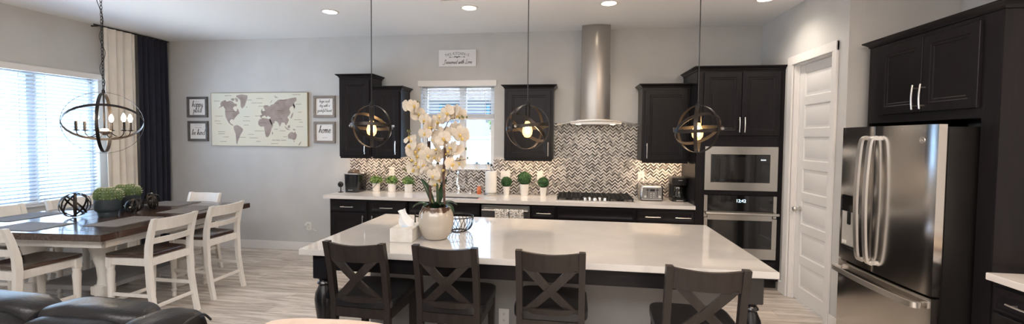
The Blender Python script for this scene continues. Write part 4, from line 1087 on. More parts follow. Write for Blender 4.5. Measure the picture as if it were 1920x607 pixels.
# ------------------------------------------------------------------ stools
def make_stool(label):
    t = thing('counter_stool', label, 'stool', (0, 0, 0), 'x-back stools along the island')
    w = .197
    def post(x):
        m = MB(); rows = []
        for z, y in ((0, -.255), (.25, -.215), (.52, -.190), (.64, -.190), (.85, -.225), (1.025, -.268)):
            rows.append([(x-.018, y-.020, z), (x+.018, y-.020, z), (x+.018, y+.020, z), (x-.018, y+.020, z)])
        m.loft(rows); m.build('rear_leg', stool_wd, t)
    post(-w+.018); post(w-.018)
    for s in (-1, 1):
        m = MB(); m.loft([[(s*.182+a*.5, .185+b*.5, z) for a, b in ((-q, -q), (q, -q), (q, q), (-q, q))] for z, q in ((0, .034), (.45, .040), (.60, .042))]); m.build('front_leg', stool_wd, t)
    def yb(z): return -.190-(z-.64)*.205
    def curved(z0, z1, th, dip, name, ext=.0):
        m = MB(); rows = []; n = 14
        for k in range(n+1):
            u = k/n; x = (-w+.036)+(2*w-.072)*u; c = -.030*math.sin(PI*u); tz = -dip*math.sin(PI*u)
            rows.append([(x, yb(z0)+c-th/2, z0), (x, yb(z1)+c-th/2, z1+tz), (x, yb(z1)+c+th/2, z1+tz), (x, yb(z0)+c+th/2, z0)])
        m.loft(rows); m.build(name, stool_wd, t)
    curved(.905, 1.018, .022, .008, 'top_rail'); curved(.640, .676, .022, .0, 'lower_rail')
    for s in (-1, 1):
        m = MB(); n = 10; rows = []
        x0, z0, x1, z1 = s*.118, .670, -s*.118, .912
        for k in range(n+1):
            u = k/n; x = x0+(x1-x0)*u; z = z0+(z1-z0)*u; c = -.030*math.cos(x/.161*PI/2); y = yb(z)+c
            hw = .033
            rows.append([(x-hw, y-.008+s*.002, z), (x+hw, y-.008+s*.002, z), (x+hw, y+.008+s*.002, z), (x-hw, y+.008+s*.002, z)])
        m.loft(rows); m.build('cross_slat', stool_wd, t)
    m = MB(); m.box(-.178, -.205, .535, .178, -.180, .600, .003); m.box(-.17, .175, .535, .17, .20, .600, .003)
    for s in (-1, 1): m.box(s*.178, -.18, .535, s*.200, .19, .600, .003)
    m.build('seat_frame', stool_wd, t)
    m = MB(); m.ell((0, .005, .628), .222, .222, .034, 48, 14, e=.32); m.build('seat', blk_lea, t)
    for p0, p1, z in (((-.18, .185), (.18, .185), .20), ((-.18, -.21), (.18, -.21), .30), ((-.185, -.20), (-.185, .185), .26), ((.185, -.20), (.185, .185), .26)):
        m = MB(); m.bar((*p0, z), (*p1, z), .022, .032, bev=.003); m.build('stretcher', stool_wd, t)
    return t
st = make_stool('dark x-back counter stool below the tissue box, at the island left corner')
st.location = (-1.278, -2.962, 0); st.rotation_euler = (0, 0, math.radians(-2))
dup(st, (-.716, -2.958, 0), math.radians(-2), 'dark x-back counter stool in front of the orchid vase')
dup(st, (-.110, -2.960, 0), 0, 'dark x-back counter stool at the middle of the island')
dup(st, (.690, -3.135, 0), math.radians(-3), 'dark x-back counter stool near the island right corner, pulled out closest to the viewer')
# ------------------------------------------------------------------ dining table
TCX, TCY, TZ = -4.565, -1.975, .862
t = thing('dining_table', 'large square counter-height dining table with dark plank top and cream pedestal', 'dining table', (TCX, TCY, 0))
hw = .842
m = MB()
n = 7
m.box(TCX-hw, TCY-hw, TZ-.055, TCX+hw, TCY-hw+.13, TZ, .004); m.box(TCX-hw, TCY+hw-.13, TZ-.055, TCX+hw, TCY+hw, TZ, .004)
m.box(TCX-hw, TCY-hw+.1315, TZ-.055, TCX-hw+.13, TCY+hw-.1315, TZ, .004); m.box(TCX+hw-.13, TCY-hw+.1315, TZ-.055, TCX+hw, TCY+hw-.1315, TZ, .004)
wd = (2*hw-.263)/n
for k in range(n): m.box(TCX-hw+.1315+k*wd+.0008, TCY-hw+.1315, TZ-.05, TCX-hw+.1315+(k+1)*wd-.0008, TCY+hw-.1315, TZ-.0005, .003)
m.build('tabletop', dark_wd, t)
m = MB(); q = hw-.10
m.box(TCX-q, TCY-q, TZ-.135, TCX+q, TCY-q+.022, TZ-.0555, .003); m.box(TCX-q, TCY+q-.022, TZ-.135, TCX+q, TCY+q, TZ-.0555, .003)
m.box(TCX-q, TCY-q, TZ-.135, TCX-q+.022, TCY+q, TZ-.0555, .003); m.box(TCX+q-.022, TCY-q, TZ-.135, TCX+q, TCY+q, TZ-.0555, .003)
m.build('apron', cream_p, t)
LEGP = [(.001, .0), (.045, 0), (.070, .02), (.074, .05), (.060, .09), (.045, .10), (.045, .20), (.062, .205), (.062, .30), (.045, .305), (.038, .36), (.046, .46), (.070, .56), (.090, .63), (.094, .665), (.080, .715), (.048, .74), (.052, .755), (.052, .765), (.050, .806), (.001, .806)]
for sx in (-1, 1):
    for sy in (-1, 1):
        m = MB(); x = TCX+sx*.34; y = TCY+sy*.40
        m.lathe(LEGP, (x, y, 0), 28); m.box(x-.062, y-.062, .215, x+.062, y+.062, .295, .006); m.build('leg', cream_p, t)
m = MB(); m.box(TCX-.34, TCY-.40, .235, TCX+.34, TCY+.40, .275, .004); m.build('lower_shelf', M('shelf_grey', (.34, .34, .35), .5, var=.05), t)
m = MB(); m.box(TCX-.34, TCY-.40, .7, TCX+.34, TCY+.40, .8065, .004); m.build('top_support', cream_p, t); t.rotation_euler = (0, 0, math.radians(3.5))
# placemats
pm = M('grey_woven_placemat', (.17, .155, .15), .6, var=.25, vscale=6, stretch=(40, 4, 1), bump=.3, bscale=60)
mats = [(-4.19, -2.10-.03, 0, 'right side near seat'), (-4.13, -1.42, 0, 'right side far seat'), (-4.62, -2.56, 1, 'near side seat'), (-4.62, -1.25, 1, 'far side seat'), (-5.13, -2.35, 0, 'window side near seat'), (-5.13, -1.62, 0, 'window side far seat')]
mats = [(-3.93, -2.27, 0), (-3.93, -1.62, 0), (-4.60, -2.60, 1), (-4.60, -1.31, 1), (-5.20, -2.25, 0), (-5.20, -1.62, 0)]
lbs = ['at the near chair on the kitchen side', 'at the far chair on the kitchen side', 'at the table edge nearest the leather sofa', 'at the table edge nearest the navy curtain', 'at the near chair on the window side', 'at the far chair on the window side']
for (x, y, r), l in zip(mats, lbs):
    m = MB(); a, b = (.16, .23) if r == 0 else (.23, .16)
    x = x-.12 if x > -4.2 else x
    m.box(x-a, y-b, TZ, x+a, y+b, TZ+.004, .001); pmo = m.build('placemat', pm); pmo.rotation_euler = (0, 0, math.radians(3.5)); tag(pmo, 'grey woven placemat '+l, 'placemat', 'placemats on the dining table')
# cactus pots
cg = M('cactus_green', (.055, .105, .035), .55, col2=(.14, .20, .07), vscale=25); spn = M('cactus_spine', (.72, .68, .50), .6, var=.1)
potb = M('slate_blue_pot', (.030, .042, .050), .45, var=.15, vscale=20, bump=.1)
def cactus_pot(x, y, r, label, seed):
    t = thing('cactus_pot', label, 'potted plant', (x, y, TZ), 'cactus pots on the dining table'); z = TZ; rr = random.Random(seed)
    m = MB(); m.lathe([(.001, 0), (r*.70, 0), (r*.74, .01), (r*.76, .045), (r*.96, .065), (r, .085), (r, .165), (r*.95, .17), (r*.92, .15), (.001, .15)], (x, y, z), 36); m.build('pot', potb, t)
    m = MB(); m.lathe([(.001, .1505), (r*.91, .1505), (.001, .155)], (x, y, z), 20); m.build('gravel', soil, t)
    for dx, dy, cr in ((-.42, -.30, .56), (.42, -.25, .58), (.05, .42, .55), (-.75, .3, .4), (.72, .42, .4)):
        c = (x+dx*r, y+dy*r, z+.200); R_ = cr*r
        m = MB(); ks = [(.05+.95*math.sin(PI*k/12), -math.cos(PI*k/12)) for k in range(13)]
        m.lathe([(max(.002, R_*a), R_*1.45*b) for a, b in ks], c, 72, ribs=12, ribd=.2); cb = m.build('cactus', cg, t)
        m = MB()
        for k in range(12):
            a = 2*PI*(k+.5)/12
            for th in (-.2, .15, .5, .85, 1.2):
                p = Vector(c)+Vector((R_*math.cos(th)*math.cos(a), R_*math.cos(th)*math.sin(a), R_*1.45*math.sin(th)))
                d0 = (p-Vector(c)).normalized()
                for q in range(4):
                    d = (d0+Vector((rr.gauss(0, .5), rr.gauss(0, .5), rr.gauss(0, .5)))).normalized()
                    s = d.orthogonal().normalized()*.0016; m.face([p-s, p+s, p+d*.014])
        sp_ = m.build('spines', spn, cb, smooth=False, recalc=False); sp_['kind'] = 'stuff'
cactus_pot(-4.475, -2.085, .100, 'round cacti in a slate blue pot, front one on the dining table', 5)
cactus_pot(-4.60, -1.80, .100, 'round cacti in a slate blue pot, rear one beside the metal orbs', 6)
# metal orbs
def orb(x, y, r, label, seed):
    t = thing('metal_orb', label, 'ornament', (x, y, TZ), 'open metal orbs on the dining table'); rr = random.Random(seed)
    for k in range(6):
        n_ = Vector((rr.gauss(0, 1), rr.gauss(0, 1), rr.gauss(0, .7))).normalized()
        m = MB(); m.band((x, y, TZ+r), n_, r-.002-k*.0012, .016, .002, 48); m.build('hoop', dark_mt, t)
    m = MB()
    for k in range(2):
        n_ = Vector((rr.gauss(0, 1), rr.gauss(0, 1), rr.gauss(0, .7))).normalized(); m.ell(Vector((x, y, TZ+r))+n_*(r-.004), .009, .009, .009, 8, 6)
    m.build('rivet', M('pale_rivet', (.55, .50, .42), .4, .5, var=.1), t)
orb(-4.715, -2.185, .120, 'open metal band orb left of the front cactus pot', 3)
orb(-4.40, -1.895, .078, 'small open metal band orb, right of the front cactus pot', 11)
orb(-4.47, -1.66, .088, 'larger open metal band orb, behind the small orb', 8)

# ------------------------------------------------------------------ dining chairs
def make_chair(label):
    t = thing('dining_chair', label, 'chair', (0, 0, 0), 'cream dining chairs around the table')
    SH = .625
    W = .215
    def post(s):
        m = MB(); rows = []
        for z, y, b in ((0, -.275, .034), (.14, -.245, .036), (.35, -.212, .040), (.60, -.200, .046), (.70, -.205, .044), (.82, -.230, .040), (.90, -.252, .036), (.945, -.270, .032)):
            x = s*(W-.019)
            rows.append([(x-.019, y-b/2, z), (x+.019, y-b/2, z), (x+.019, y+b/2, z), (x-.019, y+b/2, z)])
        m.loft(rows); m.build('rear_leg', cream_p, t)
    post(-1); post(1)
    for s in (-1, 1):
        m = MB(); x = s*(W-.03); y = .195
        m.box(x-.025, y-.025, .51, x+.025, y+.025, .595, .003)
        m.lathe([(.001, .0), (.018, 0), (.020, .02), (.016, .05), (.024, .06), (.026, .075), (.018, .085), (.020, .12), (.024, .25), (.028, .40), (.031, .45), (.026, .485), (.030, .50), (.028, .51), (.001, .51)], (x, y, 0), 20); m.build('front_leg', cream_p, t)
    def rail(z0, z1, th, y0, bow, name):
        m = MB(); rows = []; n = 12
        for k in range(n+1):
            u = k/n; x = (-W+.036)+(2*W-.072)*u; c = -bow*math.sin(PI*u)
            ya = y0(z0)+c; yb_ = y0(z1)+c
            rows.append([(x, ya-th/2, z0), (x, yb_-th/2, z1), (x, yb_+th/2, z1), (x, ya+th/2, z0)])
        m.loft(rows); m.build(name, cream_p, t)
    yy_ = lambda z: -.205-max(0, z-.70)*.265
    rail(.835, .940, .020, yy_, .028, 'top_rail'); rail(.720, .772, .020, yy_, .026, 'back_slat')
    m = MB(); m.box(-W+.038, -.212, .530, W-.038, -.190, .596, .002); m.box(-W+.05, .185, .530, W-.05, .207, .596, .002)
    for s in (-1, 1): m.box(s*(W-.040), -.19, .530, s*(W-.018), .185, .596, .002)
    m.build('seat_frame', cream_p, t)
    m = MB(); rows = []
    def seatring(i, z):
        pts = []
        for x, y in ((-W+.045, -.185), (W-.045, -.185), (W-.02, -.14), (W+.008, .19), (W-.02, .232), (-W+.02, .232), (-W-.008, .19), (-W+.02, -.14)):
            pts.append((x*(1-i), y*(1-i), z))
        return pts
    m.loft([seatring(.03, .597), seatring(0, .603), seatring(0, .622), seatring(.02, .628), seatring(.10, .626), seatring(.3, .618), seatring(.7, .614)])
    m.build('seat', dark_wd, t)
    for p0, p1 in (((-W+.02, -.235, .175), (W-.02, -.235, .175)), ((-W+.03, .195, .20), (W-.03, .195, .20)), ((-W+.025, -.228, .27), (-W+.025, .195, .27)), ((W-.025, -.228, .27), (W-.025, .195, .27))):
        m = MB(); m.bar(p0, p1, .020, .030, bev=.003); m.build('stretcher', cream_p, t)
    return t
ch = make_chair('cream chair with dark seat on the kitchen side of the table, near one')
ch.location = (-3.775, -2.285, 0); ch.rotation_euler = (0, 0, PI/2)
dup(ch, (-3.845, -1.635, 0), PI/2, 'cream chair with dark seat on the kitchen side of the table, nearer the back wall')
dup(ch, (-4.545, -1.175, 0), PI, 'cream chair with dark seat at the far table end before the back wall')
dup(ch, (-4.395, -2.745, 0), 0, 'cream chair with dark seat at the near table end, behind the leather sofa')
dup(ch, (-5.305, -2.235, 0), -PI/2, 'cream chair on the window side of the table, nearer the left picture edge')
dup(ch, (-5.305, -1.625, 0), -PI/2, 'cream chair on the window side of the table, nearer the curtains')

# ------------------------------------------------------------------ leather recliner and beige armchair at the bottom edge
lea = M('black_recliner_leather', (.013, .012, .013), .36, bump=.35, bscale=90, var=.15, vscale=6, spec=.4)
t = thing('leather_sofa', 'overstuffed black leather sofa with padded back at the bottom left', 'sofa', (-2.3, -4.5, 0))
def tilt(rx=0, rz=0): return Matrix.Rotation(math.radians(rz), 3, 'Z') @ Matrix.Rotation(math.radians(rx), 3, 'X')
m = MB(); m.box(-3.66, -4.86, .05, -1.66, -3.80, .40, .05, seg=4); m.build('base', lea, t)
for x in (-3.55, -1.76):
    for y in (-4.75, -3.9):
        m = MB(); m.cyl((x, y, 0), (x, y, .06), .025, .03); m.build('foot', black_pl, t)
m = MB(); m.box(-3.60, -3.88, .30, -1.68, -3.80, .74, .05, seg=4); m.build('back_panel', lea, t)
def cush(name, c, hx, hy, hz, e=.5, rx=0, rz=0, parent=None, seg=56, rn=28, wr=.006):
    m = MB(); m.ell(c, hx, hy, hz, seg, rn, e=e, mtx=tilt(rx, rz))
    for v in m.bm.verts: v.co += Vector((mnoise.noise(v.co*9), mnoise.noise(v.co*9+Vector((5, 1, 2))), mnoise.noise(v.co*9+Vector((1, 7, 3)))))*wr
    return m.build(name, lea, parent or t)
for cx_, hw_, in ((-2.165, .275), (-2.75, .30), (-3.34, .28)):
    bc = cush('back_cushion', (cx_, -4.01, .61), hw_, .13, .235, .45, rx=-8)
    hc = cush('head_pad', (cx_, -3.93, .805), hw_*.99, .105, .075, .6, rx=-6, parent=bc)
    m = MB(); pts = [(cx_+hw_*.93*math.cos(a)*(1 if abs(math.cos(a)) < .7 else 1), -4.035+.05*math.sin(a)*0-.018*abs(math.cos(a))**4, (.812)-.045*abs(math.cos(a))**6) for a in [PI*k/20 for k in range(21)]]
    m.tube(pts, .005, 6); m.build('piping', black_pl, bc)
wg = cush('side_wing', (-1.80, -3.97, .585), .125, .17, .275, .5, rz=-8)
m = MB(); m.tube(catmull([(-1.668, -4.12, .69), (-1.662, -4.02, .82), (-1.67, -3.90, .84), (-1.685, -3.83, .785)], 6), .005, 6); m.build('piping', black_pl, wg)
for cx_ in (-2.165, -2.75, -3.34): cush('seat_cushion', (cx_, -4.50, .44), .285, .36, .085, .4)
for cx_ in (-1.72, -3.62): cush('armrest', (cx_, -4.45, .46), .10, .42, .17, .45)

t = thing('beige_armchair', 'beige upholstered armchair, rounded top just showing at the bottom edge', 'armchair', (-1.0, -4.3, 0))
bei = M('beige_upholstery', (.62, .46, .36), .9, var=.08, bump=.3, bscale=140, sheen=.3)
m = MB(); m.box(-1.40, -4.75, .06, -.56, -3.82, .40, .05, seg=4); m.build('base', bei, t)
for x in (-1.34, -.62):
    for y in (-4.68, -3.9):
        m = MB(); m.cyl((x, y, 0), (x, y, .07), .02, .026); m.build('foot', black_pl, t)
def bcush(name, c, hx, hy, hz, e):
    m = MB(); m.ell(c, hx, hy, hz, 64, 28, e=e)
    for v in m.bm.verts: v.co += Vector((mnoise.noise(v.co*7), mnoise.noise(v.co*7+Vector((5, 1, 2))), mnoise.noise(v.co*6+Vector((1, 7, 3)))))*.012
    m.build(name, bei, t)
bcush('back', (-.985, -3.92, .60), .425, .11, .245, .40)
bcush('seat_cushion', (-.98, -4.32, .45), .30, .34, .09, .4)
for x in (-1.33, -.63): bcush('armrest', (x, -4.36, .45), .085, .40, .17, .45)
# ------------------------------------------------------------------ pendants
def make_pendant(label):
    """sphere of flat hoops; origin at the sphere centre"""
    t = thing('pendant_light', label, 'pendant lamp', (0, 0, 0), 'orb pendants over the island')
    r = .168; H = ZC-PZ
    m = MB(); m.lathe([(.001, H-.001), (.062, H-.001), (.062, H-.014), (.045, H-.026), (.001, H-.028)], (0, 0, 0), 28); m.build('ceiling_canopy', black_mt, t)
    m = MB(); m.cyl((0, 0, r+.01), (0, 0, H-.02), .0035, seg=8); m.build('cord', black_pl, t)
    m = MB(); m.cyl((0, 0, .045), (0, 0, r+.012), .0195, seg=18); m.cyl((0, 0, r-.004), (0, 0, r+.028), .010, seg=12); m.build('socket', black_mt, t)
    for n_, rr_ in (((.25, 1, .05), r), ((1, .35, .0), r-.003), ((0, .12, 1), r-.006), ((.55, -.35, .75), r-.009)):
        m = MB(); m.band((0, 0, 0), n_, rr_, .025, .003, 72); m.build('hoop', dark_mt, t)
    m = MB(); m.tube([(-r-.012, 0, .003), (-r+.008, 0, .003)], .009, 10); m.tube([(r-.008, 0, .003), (r+.012, 0, .003)], .009, 10); m.build('pivot', nickel, t)
    m = MB(); m.lathe([(.001, -.080), (.020, -.075), (.035, -.054), (.039, -.028), (.033, .0), (.020, .03), (.014, .046), (.001, .046)], (0, 0, 0), 20); bb = m.build('bulb', bulb_g, t)
    m = MB(); m.lathe([(.001, -.052), (.013, -.048), (.019, -.03), (.015, .0), (.006, .02), (.001, .021)], (0, 0, 0), 14); m.build('filament', bulb_w, bb)
    return t
PZ = 1.742
p0 = make_pendant('black orb pendant before the left wall cabinets')
p0.location = (-1.584, -2.40, PZ); p0.rotation_euler = (0, 0, .12)
p1 = dup(p0, (-.333, -2.40, PZ), 1.15, 'black orb pendant before the wall cabinet left of the hood')
p2 = dup(p0, (.893, -2.40, PZ-.008), 2.45, 'black orb pendant before the oven tower')
for (x, y) in ((-1.584, -2.4), (-.333, -2.4), (.893, -2.4)):
    l = bpy.data.lights.new('pendant_glow', 'POINT'); l.energy = 5; l.color = (1, .68, .36); l.shadow_soft_size = .02
    o = bpy.data.objects.new('pendant_glow', l); COL.objects.link(o); o.location = (x, y, PZ-.10)
# ------------------------------------------------------------------ recessed lights and vent
for i, (x, y, lb) in enumerate(((-2.707, -1.135, 'recessed ceiling light above the left wall cabinets'), (-1.112, -1.10, 'recessed ceiling light above the kitchen window'), (.362, -1.09, 'recessed ceiling light in front of the range hood'), (1.885, -1.05, 'recessed ceiling light near the white door, at the top edge'))):
    t = thing('recessed_light', lb, 'ceiling light', (x, y, ZC-.006), 'recessed kitchen lights')
    m = MB(); m.lathe([(.074, 0), (.098, 0), (.098, -.006), (.078, -.010), (.072, -.004)], (x, y, ZC), 36, cap=False); m.build('trim_ring', trim_m, t)
    m = MB(); m.lathe([(.001, -.004), (.074, -.004), (.074, 0), (.001, 0)], (x, y, ZC), 32); m.build('lens', lamp_w, t)
    l = bpy.data.lights.new('downlight', 'SPOT'); l.energy = (46, 46, 46, 34)[i]; l.color = (1, .87, .74); l.spot_size = math.radians(140); l.spot_blend = .8; l.shadow_soft_size = .07
    o = bpy.data.objects.new('downlight', l); COL.objects.link(o); o.location = (x, y, ZC-.02)
t = thing('ceiling_vent', 'white ceiling air vent between two recessed lights, at the top edge', 'vent', (-1.26, -1.47, ZC-.01))
m = MB()
for bx in ((-1.35, -1.58, -1.33, -1.36), (-1.19, -1.58, -1.17, -1.36), (-1.35, -1.58, -1.17, -1.56), (-1.35, -1.38, -1.17, -1.36)): m.box(bx[0], bx[1], ZC-.012, bx[2], bx[3], ZC-.0005, .002)
m.build('frame', white_pl, t)
m = MB()
for k in range(8): m.obox((-1.26, -1.55+k*.023, ZC-.006), (1, 0, 0), (0, .8, .6), (0, -.6, .8), .07, .009, .0008)
m.build('louvre', white_pl, t)

# ------------------------------------------------------------------ chandelier
HX, HY, HZ, HR = -4.60, -2.00, 1.775, .300
t = thing('orb_chandelier', 'dark orb chandelier with six candle bulbs over the dining table', 'chandelier', (HX, HY, HZ))
view = Vector((HX, HY+5.58, 0)).normalized(); side = Vector((-view.y, view.x, 0)); up = Vector((0, 0, 1))
m = MB(); m.band((HX, HY, HZ), view, HR, .020, .003, 96); m.build('hoop', dark_mt, t)
a = math.radians(56); m = MB(); m.band((HX, HY, HZ), view*math.cos(a)+up*math.sin(a), HR-.004, .026, .003, 96); m.build('hoop', dark_mt, t)
a = math.radians(80); m = MB(); m.band((HX, HY, HZ), view*math.cos(a)+side*math.sin(a), HR-.008, .026, .003, 96); m.build('hoop', dark_mt, t)
m = MB(); m.cyl((HX, HY, HZ-.10), (HX, HY, HZ+HR), .007); m.lathe([(.001, HR-.01), (.014, HR-.01), (.014, HR+.02), (.006, HR+.03), (.001, HR+.03)], (HX, HY, HZ), 16); m.build('stem', dark_mt, t)
m = MB(); m.lathe([(.001, -.125), (.02, -.12), (.055, -.10), (.060, -.085), (.045, -.065), (.015, -.055), (.001, -.055)], (HX, HY, HZ), 24); m.build('hub', brushed('hub_nickel', (.42, .36, .32), .3, 'z'), t)
slv = M('candle_sleeve_dark', (.03, .026, .024), .5, .3, var=.1)
for k in range(6):
    ang = math.atan2(side.y, side.x)+2*PI*k/6+.25; d = Vector((math.cos(ang), math.sin(ang), 0)); c = Vector((HX, HY, HZ)); R_ = .20
    m = MB(); m.tube(catmull([c+d*.04+up*-.09, c+d*.09+up*-.135, c+d*.15+up*-.142, c+d*.19+up*-.115, c+d*R_+up*-.075], 5), .0045, 8)
    m.lathe([(.001, -.082), (.012, -.082), (.026, -.074), (.026, -.070), (.001, -.070)], c+d*R_, 16); ar = m.build('arm', dark_mt, t)
    m = MB(); m.cyl(c+d*R_+up*-.070, c+d*R_+up*.012, .0115, seg=14); m.build('candle_sleeve', slv, ar)
    m = MB(); m.lathe([(.001, .012), (.009, .013), (.0185, .035), (.0195, .05), (.013, .075), (.004, .094), (.001, .096)], c+d*R_, 16); m.build('bulb', bulb_c, ar)
m = MB(); z = HZ+HR+.03; k = 0
while z < ZC-.05:
    n_ = Vector((1, 0, 0)) if k % 2 else Vector((0, 1, 0)); u = n_.cross(up)
    m.tube([Vector((HX, HY, z+.019))+u*(.009*math.cos(b*PI/6))+up*(.022*math.sin(b*PI/6)) for b in range(12)], .0028, 6, closed=True)
    z += .034; k += 1
m.build('chain', dark_mt, t)
cw = catmull([(HX, HY, HZ+HR+.03)]+[(HX+.016*math.sin(j*1.7), HY+.016*math.cos(j*1.3), HZ+HR+.03+j*.075) for j in range(1, 11)]+[(HX-.05, HY, 2.99), (HX-.02, HY, 3.03)], 5)
m = MB(); m.tube(cw, .0028, 6); m.build('cord', black_pl, t)
m = MB(); m.lathe([(.001, -.001), (.065, -.001), (.065, -.012), (.03, -.03), (.012, -.055), (.001, -.056)], (HX, HY, ZC), 28); m.build('ceiling_canopy', dark_mt, t)

# ------------------------------------------------------------------ curtains and rod
def curtain(name, y0, y1, mat, label, folds, amp, seed):
    rr = random.Random(seed); n = folds*12; m = MB()
    ph_ = [rr.uniform(-.6, .6) for _ in range(folds+2)]
    rows = []
    zs_ = [.02, .4, .9, 1.5, 2.1, 2.6, 2.9, 3.0, 3.035]
    for z in zs_:
        f = 1-.35*(z/3.)**3; a_ = []; b_ = []
        for k in range(n+1):
            u = k/n; y = y0+(y1-y0)*u; ii = int(u*folds)
            w = math.sin(2*PI*(u*folds)+.5*math.sin(3*u*PI+seed))+.25*math.sin(2*PI*u*folds*2+ph_[min(ii, folds)]+z)
            x = XL+.105+amp*f*w; a_.append((x, y+.012*math.sin(z*1.3+seed)*(1-z/3.1), z)); b_.append((x-.004, a_[-1][1], z))
        rows.append(a_+b_[::-1])
    m.loft(rows); return tag(m.build(name, mat), label, 'curtain')
lin = M('ivory_curtain_fabric', (.84, .79, .72), .9, var=.05, vscale=4, bump=.3, bscale=180, sheen=.2, trans=0.)
nav = M('navy_curtain_fabric', (.012, .014, .028), .9, var=.15, vscale=4, bump=.3, bscale=180, sheen=.15)
curtain('curtain', -.91, -.515, lin, 'ivory curtain panel between the dining window and navy curtain', 4, .026, 2)
curtain('curtain', -.475, -.055, nav, 'navy curtain panel in the back left corner', 5, .024, 5)
t = thing('curtain_rod', 'dark curtain rod just under the ceiling at the left wall', 'curtain rod', (XL, -.5, 3.04))
m = MB(); m.cyl((XL+.105, -1.02, 3.043), (XL+.105, -.03, 3.043), .008, seg=10); m.build('rod', black_mt, t)
m = MB(); m.box(XL+.0005, -.975, 3.03, XL+.105, -.96, 3.045, .002); m.build('bracket', black_mt, t)

# ------------------------------------------------------------------ blinds
blw = M('blind_slat_white', (.74, .76, .79), .5, var=.02); blb = M('blind_slat_backlit_tint', (.40, .46, .54), .6, var=.03)  # dining slats are white; their backlit shade is put into the colour
def slat_mesh(m, c, u, half, tilt_, wd, n, th=.0026):
    c = Vector(c); u = Vector(u); n = Vector(n); d = n*math.cos(tilt_)+Vector((0, 0, 1))*math.sin(tilt_); e = u.cross(d)
    m.obox(c, u, d, e, half, wd/2, th/2)
t = thing('window_blind', 'wide white slatted blind covering the dining window', 'blind', (XL, -1.84, WZ1))
m = MB(); m.box(XL-.02, WY0-.05, 2.362, XL+.035, WY1+.055, 2.432, .004); m.build('valance', trim_m, t)
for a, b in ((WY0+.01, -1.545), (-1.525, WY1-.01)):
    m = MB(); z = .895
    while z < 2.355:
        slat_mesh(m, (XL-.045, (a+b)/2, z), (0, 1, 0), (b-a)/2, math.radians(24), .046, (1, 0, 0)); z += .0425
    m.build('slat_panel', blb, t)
    m = MB(); m.box(XL-.07, a, .850, XL-.02, b, .872, .003); m.build('bottom_rail', blw, t)
    m = MB()
    for q in (.12, .88): y = a+(b-a)*q; m.box(XL-.021, y-.002, .86, XL-.0195, y+.002, 2.36); m.box(XL-.071, y-.002, .86, XL-.0695, y+.002, 2.36)
    m.build('ladder_cord', white_pl, t)
t = thing('window_blind', 'white slatted blind drawn halfway down the kitchen window', 'blind', (-1.55, 0, 2.40))
m = MB(); m.box(KX0-.03, -.040, 2.352, KX1+.035, .03, 2.428, .004); m.build('valance', trim_m, t)
m = MB(); z = 2.008
while z < 2.35:
    slat_mesh(m, ((KX0+KX1)/2, .038, z), (1, 0, 0), (KX1-KX0)/2-.008, math.radians(19), .048, (0, 1, 0)); z += .042
m.build('slat_panel', blw, t)
m = MB()
for k in range(9): m.box(KX0+.008, .014, 1.925+k*.0062, KX1-.008, .062, 1.929+k*.0062, .001)
m.build('slat_stack', blw, t)
m = MB(); m.box(KX0+.006, .012, 1.902, KX1-.006, .064, 1.924, .003); m.build('bottom_rail', blw, t)
m = MB()
for x in (KX0+.12, KX1-.12): m.box(x-.002, .0125, 1.91, x+.002, .0135, 2.36)
m.build('ladder_cord', white_pl, t)
m = MB(); m.tube([(KX1-.06, .008, 2.36), (KX1-.062, .006, 1.9), (KX1-.06, .008, 1.52)], .0015, 5); m.lathe([(.001, 0), (.006, .004), (.004, .03), (.001, .034)], (KX1-.06, .008, 1.49), 10); m.build('pull_cord', white_pl, t)

# ------------------------------------------------------------------ wall decor
t = thing('world_map_canvas', 'large cream world map canvas on the back wall', 'wall map', (-4.50, 0, 1.51))
MX0, MX1, MZ0, MZ1 = -5.272, -3.735, 1.512, 2.280
mapm = M('map_paper', (.74, .68, .55), .7, col2=(.68, .69, .60), vscale=1.6)
m = MB(); m.box(MX0, -.034, MZ0, MX1, -.0005, MZ1, .003); m.build('canvas', mapm, t)
m = MB()
for bx in ((MX0-.004, MZ0-.004, MX1+.004, MZ0), (MX0-.004, MZ1, MX1+.004, MZ1+.004), (MX0-.004, MZ0, MX0, MZ1), (MX1, MZ0, MX1+.004, MZ1)): m.box(bx[0], -.0345, bx[1], bx[2], -.0008, bx[3])
m.build('canvas_edge', M('map_tan_edge', (.34, .27, .17), .7, var=.15), t)
def mp_(x, y):
    v = (y-(78-.019*(x-255)))/(455+.012*(x-255)); u = (x-(255+27*v))/(835-8*v)
    return MX0+(MX1-MX0)*u, MZ1-(MZ1-MZ0)*v
